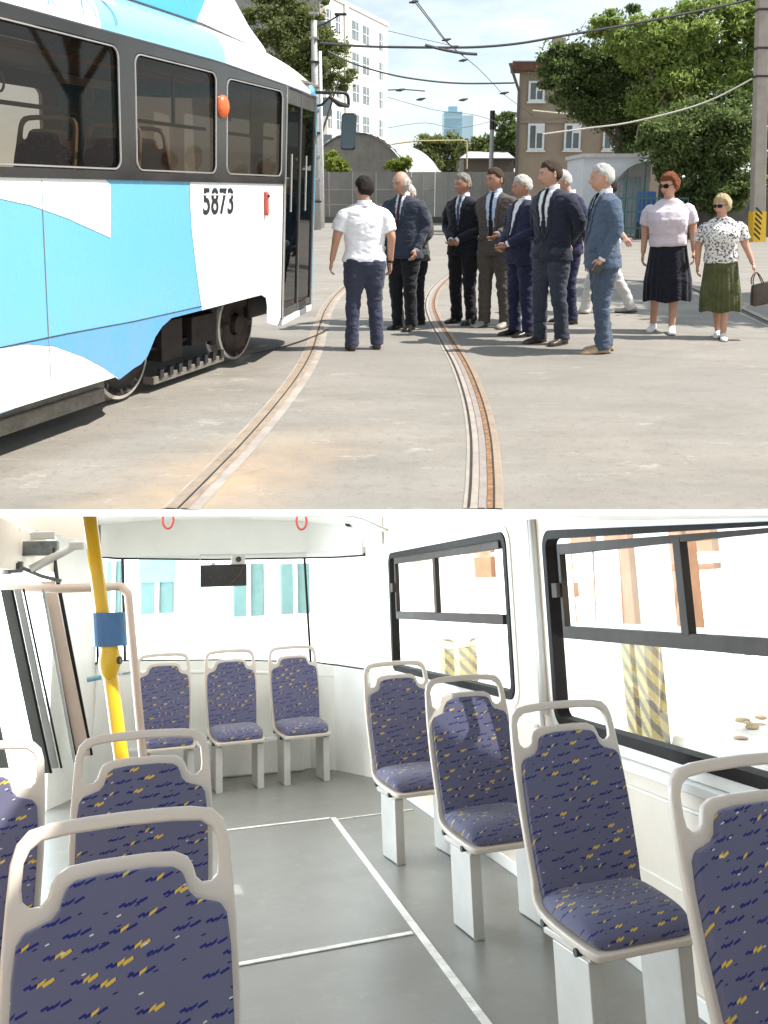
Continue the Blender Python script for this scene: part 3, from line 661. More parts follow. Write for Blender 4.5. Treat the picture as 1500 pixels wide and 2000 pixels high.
# window band with openings
ZB0,ZB1=1.592,2.44
WINS=[(-1.55,1.15,1.645,2.385),(1.30,2.335,1.645,2.375),(2.475,3.455,1.645,2.36)]
mb=MB(); mb.poly([(SB,-.002,ZB0),(3.52,-.002,ZB0),(3.52,-.002,2.40),(2.4,-.002,2.44),(SB,-.002,2.45)],[[(s,-.002,z) for s,z in rrect(*W_,.075)] for W_ in WINS])
mb.build('window_band',bandm,tram,solid=.03,off=0)
tint=glass('tinted_glass',(.44,.36,.29),.03,.03)
silver=mat('silver_trim',(.50,.49,.47),.35,.7,.1)
for W_ in WINS:
    a=rrect(*W_,.075); mb=MB(); mb.add([(s,.006,z) for s,z in a],[tuple(range(len(a)))]); wn=mb.build('window',tint,tram,normals=False)
    mb=MB(); mb.tube([(s,-.018,z) for s,z in rrect(W_[0]+.012,W_[1]-.012,W_[2]+.012,W_[3]-.012,.065)],.006,5,closed=True); mb.build('trim',silver,wn)
    mb=MB(); zz=W_[2]+(W_[3]-W_[2])*.44; xm=(W_[0]+W_[1])/2
    mb.bx(W_[0]+.09,W_[1]-.09,.02,.035,zz-.012,zz+.012); mb.build('transom',bandm,wn)
    mb=MB(); mb.bx(xm-.012,xm+.012,.02,.035,zz+.012,W_[3]-.06); mb.build('mullion',bandm,wn)
    mb=MB(); mb.bx(W_[0]+.09,W_[1]-.09,.02,.035,W_[3]-.085,W_[3]-.06); mb.build('transom',bandm,wn)
# roof edge and roof skin
prof=[(0,2.44,0),(.004,2.50,0),(.02,2.56,0),(.06,2.63,0),(.12,2.68,0),(.22,2.725,0),(.6,2.79,0),(1.27,2.82,0)]
ss=[SB]+[x*.25 for x in range(-7,15)]+[3.62,3.8,4.0,4.2,4.4,4.6,4.75,4.86]
def ybase(s): return 0 if s<3.52 else .185*(s-3.52)/1.08 if s<4.6 else .185+(s-4.6)**1.5*1.5
mb=MB(); rings=[]
for s in ss:
    k=max(0,(s-3.3)/1.56); yb=ybase(s); r=[]
    for y,z,_ in prof: r.append((s,yb+y*(1-.0*k),2.44-.04*min(1,max(0,(s-2.4)/1.1))+(z-2.44)*(1-.38*k**2.2)))
    r+=[(s,2.54-q[1],q[2]) for q in r[::-1][1:]]
    rings.append(r)
nn=len(rings[0]); vs=[p for r in rings for p in r]; fs=[]; mi=[]
for i in range(len(rings)-1):
    s=(ss[i]+ss[i+1])/2
    for j in range(nn-1):
        fs.append((i*nn+j,i*nn+j+1,(i+1)*nn+j+1,(i+1)*nn+j))
        sb=s-j*.03; mi.append(1 if 1.05<sb<2.4 else 2 if s>4.35 else 0)
mb.v=vs; mb.f=fs; mb.m=mi
mb.f.append(tuple((len(rings)-1)*nn+j for j in range(nn))); mb.m.append(2)
mb.build('roof',[white,paleb,cyan],tram,smooth=True)
mb=MB(); mb.tube([(s,-.006+ybase(s),2.445-.04*min(1,max(0,(s-2.4)/1.1))) for s in ss if s<4.7],.012,6); mb.build('gutter',bandm,tram)
# thin scallop line art on the pale roof edge
mb=MB()
for c_,r_ in((-.1,.32),(.35,.3),(.75,.26),(1.0,.2)):
    P=[]
    for k in range(13):
        a=math.pi*k/12; zq=2.505+.16*math.sin(a); yy=.004+(.10*max(0,(zq-2.50)/.17)**1.8)-.004; P.append((c_+r_*.8*math.cos(a),yy-.004,zq))
    mb.tube(P,.004,4)
mb.build('line_pattern',deep,tram)
# equipment fairing on the roof
fp=[(-2.0,2.72),(-2.0,3.16),(2.62,3.10)]; 
mb=MB()
def fair(pts,mi,y0=.27,y1=2.27):
    n=len(pts); a=[(s,y0+(z-2.72)*.22,z) for s,z in pts]; b_=[(s,y1-(z-2.72)*.22,z) for s,z in pts]; k=len(mb.v)
    mb.add(a+b_,[tuple(range(n)),tuple(range(2*n-1,n-1,-1))]+[(i,(i+1)%n,n+(i+1)%n,n+i) for i in range(n)],mi)
fair([(-2.0,2.74),(2.55,2.74),(2.95,3.12),(2.85,3.16),(-2.0,3.20)],0)
fair([(2.56,2.74),(3.72,2.68),(3.66,2.74),(3.45,2.86),(3.28,3.02),(3.16,3.12),(2.96,3.125)],1)
mb.build('roof_fairing',[roofb,white],tram,bevel=.015)
mb=MB(); mb.tube([(-2,.262,2.742),(2.6,.262,2.742),(3.74,.262,2.675)],.012,6); mb.build('fairing_seam',bandm,tram)
c=TL(538,140,.06); mb=MB(); mb.ball(c,.022,8); mb.build('marker_lamp',dark,tram,smooth=True)
# interior shell: floor, far wall, ceiling, seats
inm=mat('interior_brown',(.22,.17,.13),.6,0,.1); 
mb=MB(); mb.bx(SB,3.5,.06,2.45,.80,.86); mb.build('floor_pan',dark,tram)
mb=MB(); fz=[(-1.6,-.35),(-.15,1.0),(1.25,2.3),(2.55,3.5)]
mb.poly([(SB,2.52,.34),(4.5,2.52,.34),(4.5,2.52,2.48),(SB,2.52,2.48)],[[(s,2.52,z) for s,z in rrect(a,b_,1.62,2.34,.07)] for a,b_ in fz])
mb.build('far_side',[mat('far_panel',(.30,.24,.19),.5,0,.05)],tram,solid=.04,off=0)
mb=MB(); mb.bx(SB,4.4,.12,2.4,2.50,2.52); mb.build('inner_ceiling',inm,tram)
mb=MB(); mb.bx(SB,SB+.02,0.02,2.5,.4,2.7); mb.build('end_panel',white,tram)
def tram_seat(s,y,rz):
    M=Tm(s,y,.86,rz); e=bpy.data.objects.new('seat',None); link(e,tram); e.matrix_local=M
    for k in KIDS[_sp.name]:
        if k.name.split('.')[0] in('bolt','seat_frame'): continue
        c=k.copy(); COL.objects.link(c); c.parent=e
for s,y,rz in((-.55,.42,-1.57),(.15,.40,-1.57),(.9,.42,-1.57),(1.55,.40,-1.57),(2.15,.45,1.57),(.3,2.1,-1.57),(1.1,2.1,-1.57),(2.0,2.1,-1.57),(-.5,2.1,-1.57)): tram_seat(s,y,rz)
mb=MB(); mb.tube([(-1.6,.55,2.35),(2.9,.55,2.35)],.016,8); mb.build('hand_rail',mat('rail_orange',(.5,.28,.08),.4),tram)
for s in(-.2,.25,.75,1.6): 
    mb=MB(); mb.tube([(s+.045*math.cos(a),.55,2.13+.06*math.sin(a)) for a in [2*math.pi*k/12 for k in range(12)]],.008,5,closed=True); mb.build('hand_loop',mat('rail_orange',(0,0,0)),tram)
# door in the tapering front corner
dA=Vector((3.52,0,0)); dB_=Vector((4.60,.185,0)); dd=(dB_-dA); DL=dd.length; dd.normalize(); dn=Vector((dd.y,-dd.x,0))
def DP(a,z,o=0): q=dA+dd*a+dn*o; return Vector((q.x,q.y,z))
def dbox(a0,a1,z0,z1,o0,o1,mbx,mi=0):
    v=[DP(a,z,o) for a in(a0,a1) for z in(z0,z1) for o in(o0,o1)]
    mbx.add(v,[(0,1,3,2),(4,6,7,5),(0,4,5,1),(2,3,7,6),(0,2,6,4),(1,5,7,3)],mi)
dg=mat('door_grey',(.10,.095,.09),.35,.3,.15)
door=MB(); dbox(0,.055,.40,2.40,-.02,.012,door); dbox(DL/2-.02,DL/2+.02,.44,2.36,-.015,.008,door); dbox(DL-.05,DL,.40,2.40,-.02,.008,door); dbox(.055,DL-.05,2.27,2.40,-.02,.006,door); dbox(.055,DL-.05,.42,.48,-.02,.006,door)
dr=door.build('door',dg,tram)
dglass=glass('door_glass',(.22,.19,.17),.16,.02)
for a0,a1 in((.055,DL/2-.02),(DL/2+.02,DL-.05)):
    mb=MB(); mb.add([DP(a0,.48,-.005),DP(a1,.48,-.005),DP(a1,2.27,-.005),DP(a0,2.27,-.005)],[(0,1,2,3)]); mb.build('pane',dglass,dr,normals=False)
    mb=MB(); mb.tube([DP(a0+.1,1.35,.03),DP(a0+.1,1.85,.03)],.010,6); mb.build('handle',silver,dr)
mb=MB(); dbox(0,DL,.34,.40,-.03,.014,mb); mb.build('door_sill',white,tram,bevel=.004)
mb=MB(); dbox(-.004,.018,.40,2.40,.013,.024,mb); mb.build('door_trim',silver,tram)
# front corner and face
fc=[(4.60,.185),(4.68,.20),(4.76,.25),(4.83,.36),(4.87,.6),(4.90,1.27),(4.87,1.94),(4.83,2.18),(4.76,2.29),(4.60,2.35),(3.52,2.54)]
mb=MB(); rings=[[(x,y,z) for x,y in fc] for z in(.36,.5,1.1,1.5)]
for i in range(3):
    for j in range(len(fc)-1): mb.add([rings[i][j],rings[i][j+1],rings[i+1][j+1],rings[i+1][j]],[(0,1,2,3)],0)
for j in(0,1,2,9): mb.add([(*fc[j],1.5),(*fc[j+1],1.5),(*fc[j+1],2.42),(*fc[j],2.42)],[(0,1,2,3)],0)
mb.build('front_panel',[cyan],tram,weld=True,smooth=True)
mb=MB()
for j in range(3,9): mb.add([(*fc[j],1.5),(*fc[j+1],1.5),(*fc[j+1],2.42),(*fc[j],2.42)],[(0,1,2,3)],0)
mb.build('windscreen',dglass,tram,weld=True)
# undercarriage
mb=MB(); mb.bx(SB,4.3,.25,2.3,.60,.80); mb.bx(1.9,3.1,.62,1.9,.18,.62); mb.bx(3.6,4.55,.35,2.2,.36,.70); mb.bx(SB,1.2,.30,2.2,.22,.60); mb.build('underframe',dark,tram,bevel=.02)
def wheel(s):
    c=Vector((s,.42,.335)); w_=MB()
    prof=[(.0,-.02),(.10,-.02),(.11,-.01),(.24,.0),(.25,-.03),(.30,-.035),(.325,-.03),(.33,.0),(.33,.08),(.355,.09),(.355,.11),(.0,.11)]
    N=36; rr=[]
    for r,yy in prof: rr.append([c+Vector((r*math.cos(2*math.pi*k/N),yy,r*math.sin(2*math.pi*k/N))) for k in range(N)])
    w_.loft(rr[1:6],0,False); wl=w_.build('wheel',mat('wheel_dark',(.06,.045,.04),.6,.4,.3,10),tram,smooth=True)
    ty=MB(); ty.loft(rr[4:12],0,False); ty.build('tyre',mat('wheel_steel',(.66,.62,.58),.35,.5,.2,12),wl)
    hb=MB(); hb.cyl(c+Vector((0,-.07,0)),c+Vector((0,.0,0)),.085,16); hb.build('hub',mat('wheel_dark',(0,0,0)),wl,bevel=.01)
wheel(1.67); wheel(3.40)
bog=MB(); bog.bx(1.5,3.55,.48,.60,.42,.55); bog.bx(2.15,2.45,.36,.58,.20,.52); bog.bx(2.6,2.95,.36,.56,.26,.5); bog.cyl((1.95,.44,.18),(1.95,.44,.52),.05,10); bog.cyl((3.05,.44,.2),(3.05,.44,.55),.045,10); bog.tube([(1.7,.42,.36),(2.2,.42,.30),(2.9,.42,.33),(3.4,.42,.36)],.02,6)
bog.build('bogie_frame',mat('bogie_dark',(.035,.03,.027),.6,.4,.4,9),tram,bevel=.008)
brk=MB(); brk.bx(2.0,3.1,.34,.44,.05,.11)
brk.build('track_brake',mat('brake_grey',(.20,.185,.16),.6,.4,.3,14),tram,bevel=.004)
mb=MB()
for k in range(8):
    mb=MB(); mb.bx(2.07+k*.135,2.12+k*.135,.325,.36,.09,.16); mb.build('brake_bolt',dark,tram)
mb=MB(); mb.bx(SB,1.25,.24,.26,.10,.24); mb.tube([(SB,.22,.2),(1.2,.22,.2)],.012,6); mb.build('side_rail',mat('brake_grey',(0,0,0)),tram)
for s_ in(-1.05,.42):
    mb=MB(); mb.bx(s_-.003,s_+.003,-.0045,-.0035,.40,1.58); mb.build('panel_seam',mat('seam_grey',(.25,.28,.30),.6),tram)
# number, red handle, orange lamp
def text_mesh(txt,name,size,mat_,parent,M,xs=1.0,off=0,ext=.002,font_space=1.0):
    cu=bpy.data.curves.new(name,'FONT'); cu.body=txt; cu.size=size; cu.extrude=ext; cu.offset=off; cu.space_character=font_space
    ob=bpy.data.objects.new('tmp',cu); COL.objects.link(ob); dg_=bpy.context.evaluated_depsgraph_get(); dg_.update()
    me=bpy.data.meshes.new_from_object(ob.evaluated_get(dg_)); bpy.data.objects.remove(ob); me.name=name
    me.transform(Matrix.Diagonal((xs,1,1,1))); me.materials.clear(); me.materials.append(mat_)
    o=bpy.data.objects.new(name,me); link(o,parent); o.matrix_local=M; return o
numm=mat('number_black',(.02,.02,.02),.5)
p=TL(394,418); q=TL(453,372)
text_mesh('5873','number',.20/.72*.97,numm,tram,Matrix.Translation((p.x+.005,-.006,p.z))@Matrix.Rotation(math.pi/2,4,'X'),(q.x-p.x)/.575*1.07,.004,.0015,1.06)
mb=MB(); zc=(p.z+q.z)/2; 
for dz in(.055,): mb.bx(p.x-.01,q.x+.02,-.0095,-.0085,zc+dz-.005,zc+dz+.005)
mb.build('stencil_gap',white,tram)
a=TL(517,420); b_=TL(517,374); mb=MB(); mb.tube([a+Vector((0,-.012,.0)),a+Vector((0,-.016,.02)),b_+Vector((0,-.016,-.02)),b_+Vector((0,-.012,0))],.022,8); mb.build('red_handle',mat('red_enamel',(.60,.10,.07),.4),tram,smooth=True)
mb=MB(); mb.ball(b_+Vector((0,-.036,-.035)),.014,6); mb.build('handle_lock',dark,tram)
c=TL(430,208); mb=MB(); mb.ball(c+Vector((0,-.02,0)),(.075,.045,.085),10); mb.build('turn_lamp',mat('orange_lens',(.75,.13,.03),.25,coat=.5),tram,smooth=True)
# mirror on a bracket
def FM(x,y,Y=-.02): return TL(x,y,Y)
mb=MB(); a=TL(613,180,.30); P=[TL(611,180,.28),TL(640,181,.10),TL(668,181,-.02),TL(679,187,-.04),TL(681,205,-.04)]; mb.tube(smooth_path(P,5),.016,8); mb.tube([TL(612,208,.28),TL(628,205,.15),TL(650,183,.05)],.012,6); mb.build('mirror_arm',dark,tram,smooth=True)
mb=MB(); mb.tube([TL(645,190,0),TL(662,203,-.03),TL(680,207,-.04)],[.016,.028,.018],8); mb.build('mirror_bracket',dark,tram,smooth=True)
c=(TL(665,222,-.04)+TL(695,290,-.04))/2; wz=(TL(679,218,-.04)-TL(679,292,-.04)).length
m3=TM.to_3x3().transposed(); 
mb=MB(); pts=rrect(-.078,.078,-wz/2,wz/2,.035)
ex=m3@Vector((1,-.05,0)).normalized(); ez=Vector((0,0,1)); ey=m3@Vector((.05,1,0)).normalized()
r0=[c+ex*u*.85+ez*v*.95-ey*.0 for u,v in pts]; r1=[c+ex*u+ez*v+ey*.03 for u,v in pts]; r2=[c+ex*u*.8+ez*v*.85+ey*.09 for u,v in pts]
mb.loft([r0,r1,r2]); mr=mb.build('mirror',dark,tram,smooth=True,bevel=.004)
mb=MB(); mb.add([c+ex*u*.82+ez*v*.9-ey*.004 for u,v in pts],[tuple(range(len(pts)))]); mb.build('mirror_glass',mat('mirror_face',(.07,.09,.10),.08,1,.02),mr,normals=False)
# ================================================================ background of the yard
def leaf_mat(name,a,b_,tr=.48):
    m,nt,bs=newmat(name); oi=nd('ShaderNodeNewGeometry'); r=S(oi.outputs['Random Per Island'])
    lk(mixc(r,a,b_),bs.inputs['Base Color']); bs.inputs['Roughness'].default_value=.6; bs.inputs['Specular IOR Level'].default_value=.25
    t=nd('ShaderNodeBsdfTranslucent'); lk(mixc(r,tuple(c*1.3 for c in a),tuple(c*1.4 for c in b_)),t.inputs[0]); ms=nd('ShaderNodeMixShader'); ms.inputs[0].default_value=tr
    lk(bs.outputs[0],ms.inputs[1]); lk(t.outputs[0],ms.inputs[2]); lk(ms.outputs[0],nt.nodes['Material Output'].inputs[0]); return m
leafA=leaf_mat('leaf_dark',(.065,.098,.034),(.185,.235,.08)); leafB=leaf_mat('leaf_green',(.14,.20,.05),(.36,.43,.12)); leafC=leaf_mat('leaf_olive',(.095,.12,.04),(.21,.235,.085)); leafY=leaf_mat('leaf_lime',(.16,.21,.04),(.28,.33,.07))
barkm=mat('bark',(.13,.10,.075),.9,0,.35,9,40,.6,.02)
def crown_mesh(parent,blobs,n,size,m,seed,name='crown',clump=.45,nc=9):
    rs=np.random.RandomState(seed); C=np.array([b[:3] for b in blobs],float); Rd=np.array([b[3:6] for b in blobs],float)
    wgt=(Rd.prod(1))**.75; wgt/=wgt.sum(); bi=rs.choice(len(blobs),n,p=wgt)
    d=rs.normal(size=(n,3)); d/=np.linalg.norm(d,axis=1)[:,None]; r=rs.rand(n)**.42
    # clumps: pull leaves toward random twig centres
    K=max(12,nc*2*len(blobs)); cb=rs.choice(len(blobs),K,p=wgt); cdv=rs.normal(size=(K,3)); cdv/=np.linalg.norm(cdv,axis=1)[:,None]
    cp=C[cb]+cdv*Rd[cb]*(rs.rand(K,1)**.35)*1.02; cr=Rd[cb].mean(1)*rs.uniform(.09,.26,K)
    P=C[bi]+d*Rd[bi]*r[:,None]
    use=rs.rand(n)<.94; ci=rs.randint(0,K,n); e=rs.normal(size=(n,3))*.55
    P[use]=(cp[ci]+e*cr[ci][:,None]*np.array([1.25,1.25,.75]))[use]
    a=rs.normal(size=(n,3)); a/=np.linalg.norm(a,axis=1)[:,None]; b_=np.cross(a,rs.normal(size=(n,3))); b_/=np.linalg.norm(b_,axis=1)[:,None]
    s=size*rs.uniform(.55,1.35,n)[:,None]
    V=np.empty((n,4,3)); V[:,0]=P-a*s; V[:,1]=P+b_*s*.45; V[:,2]=P+a*s; V[:,3]=P-b_*s*.45
    me=bpy.data.meshes.new(name); me.vertices.add(4*n); me.vertices.foreach_set('co',V.reshape(-1)); me.loops.add(4*n); me.loops.foreach_set('vertex_index',np.arange(4*n)); me.polygons.add(n); me.polygons.foreach_set('loop_start',np.arange(0,4*n,4)); me.polygons.foreach_set('loop_total',np.full(n,4)); me.update(); me.validate()
    me.materials.append(m); o=bpy.data.objects.new(name,me); link(o,parent); KIDS.setdefault(parent.name,[]).append(o); return o
def tree(name,label,base,blobs,n,size,m,seed,h,r0,group=None,limbs=6,nc=9):
    t=thing(name,label,'tree' if 'tree' in name else 'shrub',Vector(base),group)
    rs=random.Random(seed); B=[(b[0]-base[0],b[1]-base[1],b[2]-base[2])+tuple(b[3:]) for b in blobs]
    mb=MB(); top=Vector((rs.uniform(-.4,.4),0,h)); mb.tube(smooth_path([(0,0,0),(rs.uniform(-.1,.1),0,h*.35),(rs.uniform(-.3,.3),0,h*.7),top],4),[r0*(1-.55*i/12) for i in range(13)],8)
    for i in range(limbs):
        b=B[i%len(B)]; q=Vector((b[0]+rs.uniform(-.3,.3)*b[3],b[1]+rs.uniform(-.3,.3)*b[4],b[2]+rs.uniform(-.2,.4)*b[5])); s0=Vector((0,0,h*rs.uniform(.45,.95))); 
        mb.tube(smooth_path([s0,s0.lerp(q,.5)+Vector((0,0,-.3)),q],4),[r0*.45*(1-.75*k/8) for k in range(9)],6)
    mb.build('trunk',barkm,t,smooth=True); crown_mesh(t,B,n,size,m,seed,nc=nc); return t
def blob(x,y,Y,rx,ry,d=None):                            # a leafy mass seen at picture x,y with half-sizes rx,ry (picture units) at distance Y
    c=AT(x,y,Y); k=Y/FPX*1.03; return (c.x,c.y,c.z,rx*k,(d or (rx+ry)*.5*k),ry*k)
# far ground features: pale kerb strip under the fence
FY=50.0
fz=AT(750,336,FY).z
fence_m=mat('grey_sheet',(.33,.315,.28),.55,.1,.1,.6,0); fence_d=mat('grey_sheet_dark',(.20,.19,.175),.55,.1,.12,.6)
t=thing('sheet_fence','long grey sheet-metal fence running behind the people',"fence",Vector((0,FY,0)))
x0=AT(596,335,FY).x; x1=AT(1150,335,FY).x; n=24; w_=(x1-x0)/n
mb=MB()
for i in range(n):
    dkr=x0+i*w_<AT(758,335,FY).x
    a=x0+i*w_
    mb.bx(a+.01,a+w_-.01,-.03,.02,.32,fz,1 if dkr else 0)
mb.build('sheet',[fence_m,fence_d],t)
for i in range(0,n+1,2):
    mb=MB(); mb.bx(x0+i*w_-.022,x0+i*w_+.022,-.08,-.031,0,fz+.02); mb.build('post',mat('fence_post',(.38,.37,.34),.5,.2),t)
for z in(.95,1.75): 
    mb=MB(); mb.bx(x0,x1,-.06,-.035,z,z+.03); mb.build('rail',mat('fence_post',(0,0,0)),t)
mb=MB(); mb.bx(x0-4,x1,-.25,.15,0,.32); mb.build('plinth',mat('dark_plinth',(.10,.09,.08),.9,0,.3,3),t)
# hangar with barrel roof
HY=60.0; hc=AT(697,400,HY); k=HY/1797*1.02; rx=112*k; rz=AT(697,262,HY).z
t=thing('arched_hangar','dark corrugated hangar end wall with a pale barrel roof behind the fence','building',Vector((hc.x,HY,0)))
mb=MB(); N=28; arc=[(rx*math.cos(math.pi*i/N),rz*math.sin(math.pi*i/N)**.9) for i in range(N+1)]
mb.prism([(x,0,z) for x,z in arc],(0,.2,0)); 
for i in range(-18,19):
    x=i*rx/19; zt=rz*max(0,1-(x/rx)**2)**.45; mb.bx(x-.03,x+.03,-.05,0,0,zt-.05)
mb.build('end_wall',mat('corrugated_brown',(.28,.26,.225),.7,.1,.15,2),t)
mb=MB(); L=Vector((AT(792,400,HY).x-hc.x,17,0)); r0_=[Vector((x*1.03,-.25,z*1.02)) for x,z in arc]; r1_=[p+L for p in r0_]
for i in range(N): mb.add([r0_[i],r0_[i+1],r1_[i+1],r1_[i]],[(0,1,2,3)])
mb.build('barrel_roof',mat('pale_roof',(.44,.45,.45),.45,.2,.1,1.5),t,smooth=True,solid=.08)
# white tower block
WY=88.0; k=1.0
def wl(x): # distance along the receding face
    t=(x-632)/(757-632); return WY*(1+.19*t)
p0=AT(632,380,WY); p1=AT(757,380,WY*1.19); zt=AT(632,-14,WY).z
bd=Vector((p1.x-p0.x,p1.y-p0.y,0)); BL=bd.length; bd.normalize(); bn=Vector((bd.y,-bd.x,0))
t=thing('office_block','tall white office block with rows of small windows behind the hangar','building',Matrix.Translation((p0.x,p0.y,0))@Matrix((bd,-bn,Vector((0,0,1)))).transposed().to_4x4())
mb=MB(); mb.bx(0,BL,0,14,0,zt); mb.build('wall',mat('white_render',(.74,.72,.67),.8,0,.05,.5),t)
mb=MB(); mb.bx(-.1,BL+.1,-.12,14,zt+.001,zt+.35); mb.build('parapet',mat('white_render',(0,0,0)),t)
mb=MB(); mb.bx(BL*.30,BL*.36,-.15,0,0,zt); mb.build('downpipe_strip',mat('darker_strip',(.50,.48,.44),.8),t)  # slightly darker strip up the white wall
winm=mat('far_window',(.16,.19,.20),.15,0,.2,1); wfr=mat('window_white',(.75,.75,.73),.5)
rw=zt/7.3
for r in range(7):
    zc=zt-1.9-r*2.95
    if zc<1: continue
    for c_,w2 in((.10,.5),(.22,.5),(.47,.85),(.63,.85),(.88,.5)):
        xc=BL*c_; mb=MB(); mb.bx(xc-w2,xc+w2,-.03,-.01,zc-.85,zc+.85); wn=mb.build('window',winm,t)
        mb=MB(); mb.bx(xc-.05,xc+.05,-.07,-.031,zc-.85,zc+.85); mb.bx(xc-w2,xc+w2,-.07,-.031,zc-.04,zc+.04); mb.build('window_frame',wfr,wn)
t=thing('panel_block','grey beige block partly hidden by the tree behind the tram','building',Vector((AT(600,380,80).x,80,0)))
a=AT(560,380,80).x-AT(600,380,80).x; b_=AT(630,380,80).x-AT(600,380,80).x
mb=MB(); mb.bx(a-6,b_,0,8,0,24); mb.build('wall',mat('grey_beige',(.30,.28,.24),.85,0,.1,.6),t)
for r in range(7):
    for c_ in (-1,2,5):
        if a-3+c_>b_-1: continue
        mb=MB(); mb.bx(a-2+c_,a-1+c_,-.04,0,2+r*3,3.5+r*3); mb.build('window',winm,t)
# glass tower far away
TY_=420.0; a=AT(867,262,TY_); b_=AT(903,218,TY_); c_=AT(926,224,TY_)
t=thing('glass_tower','distant pale blue glass tower above the hedge','building',Vector((a.x,TY_,0)))
hz=mat('hazy_glass',(.30,.48,.58),.25,0,.05,.05); mb=MB(); mb.bx(0,b_.x-a.x,0,14,-2,b_.z); mb.build('wall',hz,t)
mb=MB(); mb.bx(b_.x-a.x,c_.x-a.x,3,14,-2,c_.z); mb.build('wing',mat('hazy_glass_pale',(.50,.62,.68),.3,0,.03,.05),t)
for i in range(7):
    mb=MB(); z=b_.z-3-i*4.5; mb.bx(0,b_.x-a.x,-.3,-.05,z,z+.8); mb.build('floor_band',mat('hazy_band',(.42,.56,.64),.4),t)
mb=MB(); mb.bx(2,6,2,6,b_.z,b_.z+2.4); mb.build('roof_hut',hz,t)
# brown brick house
BY=46.0; a=AT(1007,380,BY); b_=AT(1330,380,BY); zr=AT(1007,140,BY).z; ze=AT(1007,113,BY).z
t=thing('brick_house','brown two-storey house with dark red eaves behind the trees','building',Vector((a.x,BY,0)))
brm=mat('brown_render',(.31,.245,.18),.85,0,.10,.8,20,.2,.01); W_=b_.x-a.x
def bxw(x,y): q=AT(x,y,BY); return q.x-a.x,q.z
mb=MB(); mb.prism([(0,0,0),(W_,0,0),(W_,9,0),(2.0,9,0)],(0,0,zr)); mb.build('wall',brm,t)
mb=MB(); mb.bx(-.02,W_,-.06,-.001,4.9,5.05); mb.build('string_course',mat('pale_brown',(.30,.24,.18),.85),t)
mb=MB(); mb.prism([(-.35,-.55,zr),(W_,-.55,zr),(W_,-.6,ze-.25),(-.4,-.6,ze-.25)],(0,1.2,0)); mb.build('eaves',mat('dark_red_eaves',(.13,.055,.035),.7,0,.15,2),t)
mb=MB(); mb.add([(-.45,-.65,ze-.24),(W_,-.65,ze-.24),(W_,4.5,ze-.05),(.8,4.5,ze-.05)],[(0,1,2,3)]); mb.build('roof',mat('roof_metal',(.36,.34,.33),.5,.3),t,solid=.05)
mb=MB(); mb.box((2.2,2,ze+.6),(.6,.5,1.2)); mb.build('chimney',brm,t)
for (x0_,x1_,y0_,y1_) in((1034,1061,160,197),(1033,1060,243,292),(1104,1131,243,292),(1112,1140,160,197),(1180,1207,243,292)):
    u0,z1_=bxw(x0_,y0_); u1,z0_=bxw(x1_,y1_)
    mb=MB(); mb.bx(u0,u1,-.05,-.012,z0_,z1_); wn=mb.build('window',winm,t)
    mb=MB(); um=(u0+u1)/2
    mb.poly([(u0-.04,-.07,z0_-.04),(u1+.04,-.07,z0_-.04),(u1+.04,-.07,z1_+.04),(u0-.04,-.07,z1_+.04)],[[(u0+.06,-.07,z0_+.06),(um-.03,-.07,z0_+.06),(um-.03,-.07,z1_-.06),(u0+.06,-.07,z1_-.06)],[(um+.03,-.07,z0_+.06),(u1-.06,-.07,z0_+.06),(u1-.06,-.07,z1_-.42),(um+.03,-.07,z1_-.42)]])
    mb.build('window_frame',wfr,wn,solid=.05,off=0)
    mb=MB(); mb.bx(u0-.1,u1+.1,-.16,-.001,z0_-.12,z0_-.045); mb.build('sill',wfr,wn)
mb=MB(); mb.tube([(-.55,-.5,ze-.3),(-.35,-.4,ze-.8),(-.02,-.12,zr-.9),(-.02,-.12,.2)],.07,8); mb.build('downpipe',mat('pipe_brown',(.12,.10,.09),.6),t)
# low wall and roofs right of the hedge
t=thing('low_shed','low brown shed roof showing above the fence beside the brick house','building',Vector((AT(905,380,56).x,56,0)))
q=AT(905,310,56); q2=AT(1003,306,56); mb=MB(); mb.bx(0,q2.x-q.x,0,4,0,q.z); mb.build('wall',mat('brown_wall',(.20,.16,.13),.9,0,.1,1),t)
mb=MB(); mb.add([(-.3,-.3,q.z+.002),(q2.x-q.x,-.3,q.z+.002),(q2.x-q.x,3.5,q.z+.55),(.6,3.5,q.z+.55)],[(0,1,2,3)]); mb.build('roof',mat('slate',(.42,.42,.42),.6),t,solid=.06)
# trees
gr=None
tree('shade_tree','dark bushy tree in front of the brown house',AT(1195,400,38)*Vector((1,1,0)) if False else (AT(1195,400,38).x,38,0),
  [blob(1110,150,38,55,50),blob(1180,110,38,80,70),blob(1165,188,38,75,42),blob(1255,190,38,85,90),blob(1215,60,38,60,40),blob(1250,270,38,60,40),blob(1080,100,38,34,26)],80000,.085,leafA,1,5.5,.28,nc=12)
tree('shade_tree','bright green tree rising highest behind the concrete pole',(AT(1345,400,35).x,35,0),
  [blob(1310,95,35,80,62),blob(1400,70,35,80,60),blob(1440,160,35,70,70),blob(1340,190,35,90,60),blob(1250,80,35,60,45),blob(1390,10,35,70,30),blob(1190,45,35,38,26),blob(1470,40,35,50,50)],90000,.085,leafB,2,5.0,.3,nc=12)
tree('shade_tree','dark drooping tree shading the ground left of the concrete pole',(AT(1400,420,32).x,32,0),
  [blob(1380,260,32,90,60),blob(1300,280,32,60,45),blob(1420,330,32,70,60),blob(1340,330,32,50,40),blob(1440,240,32,60,60),blob(1395,385,32,70,35)],80000,.08,leafA,3,4.0,.25,nc=12)
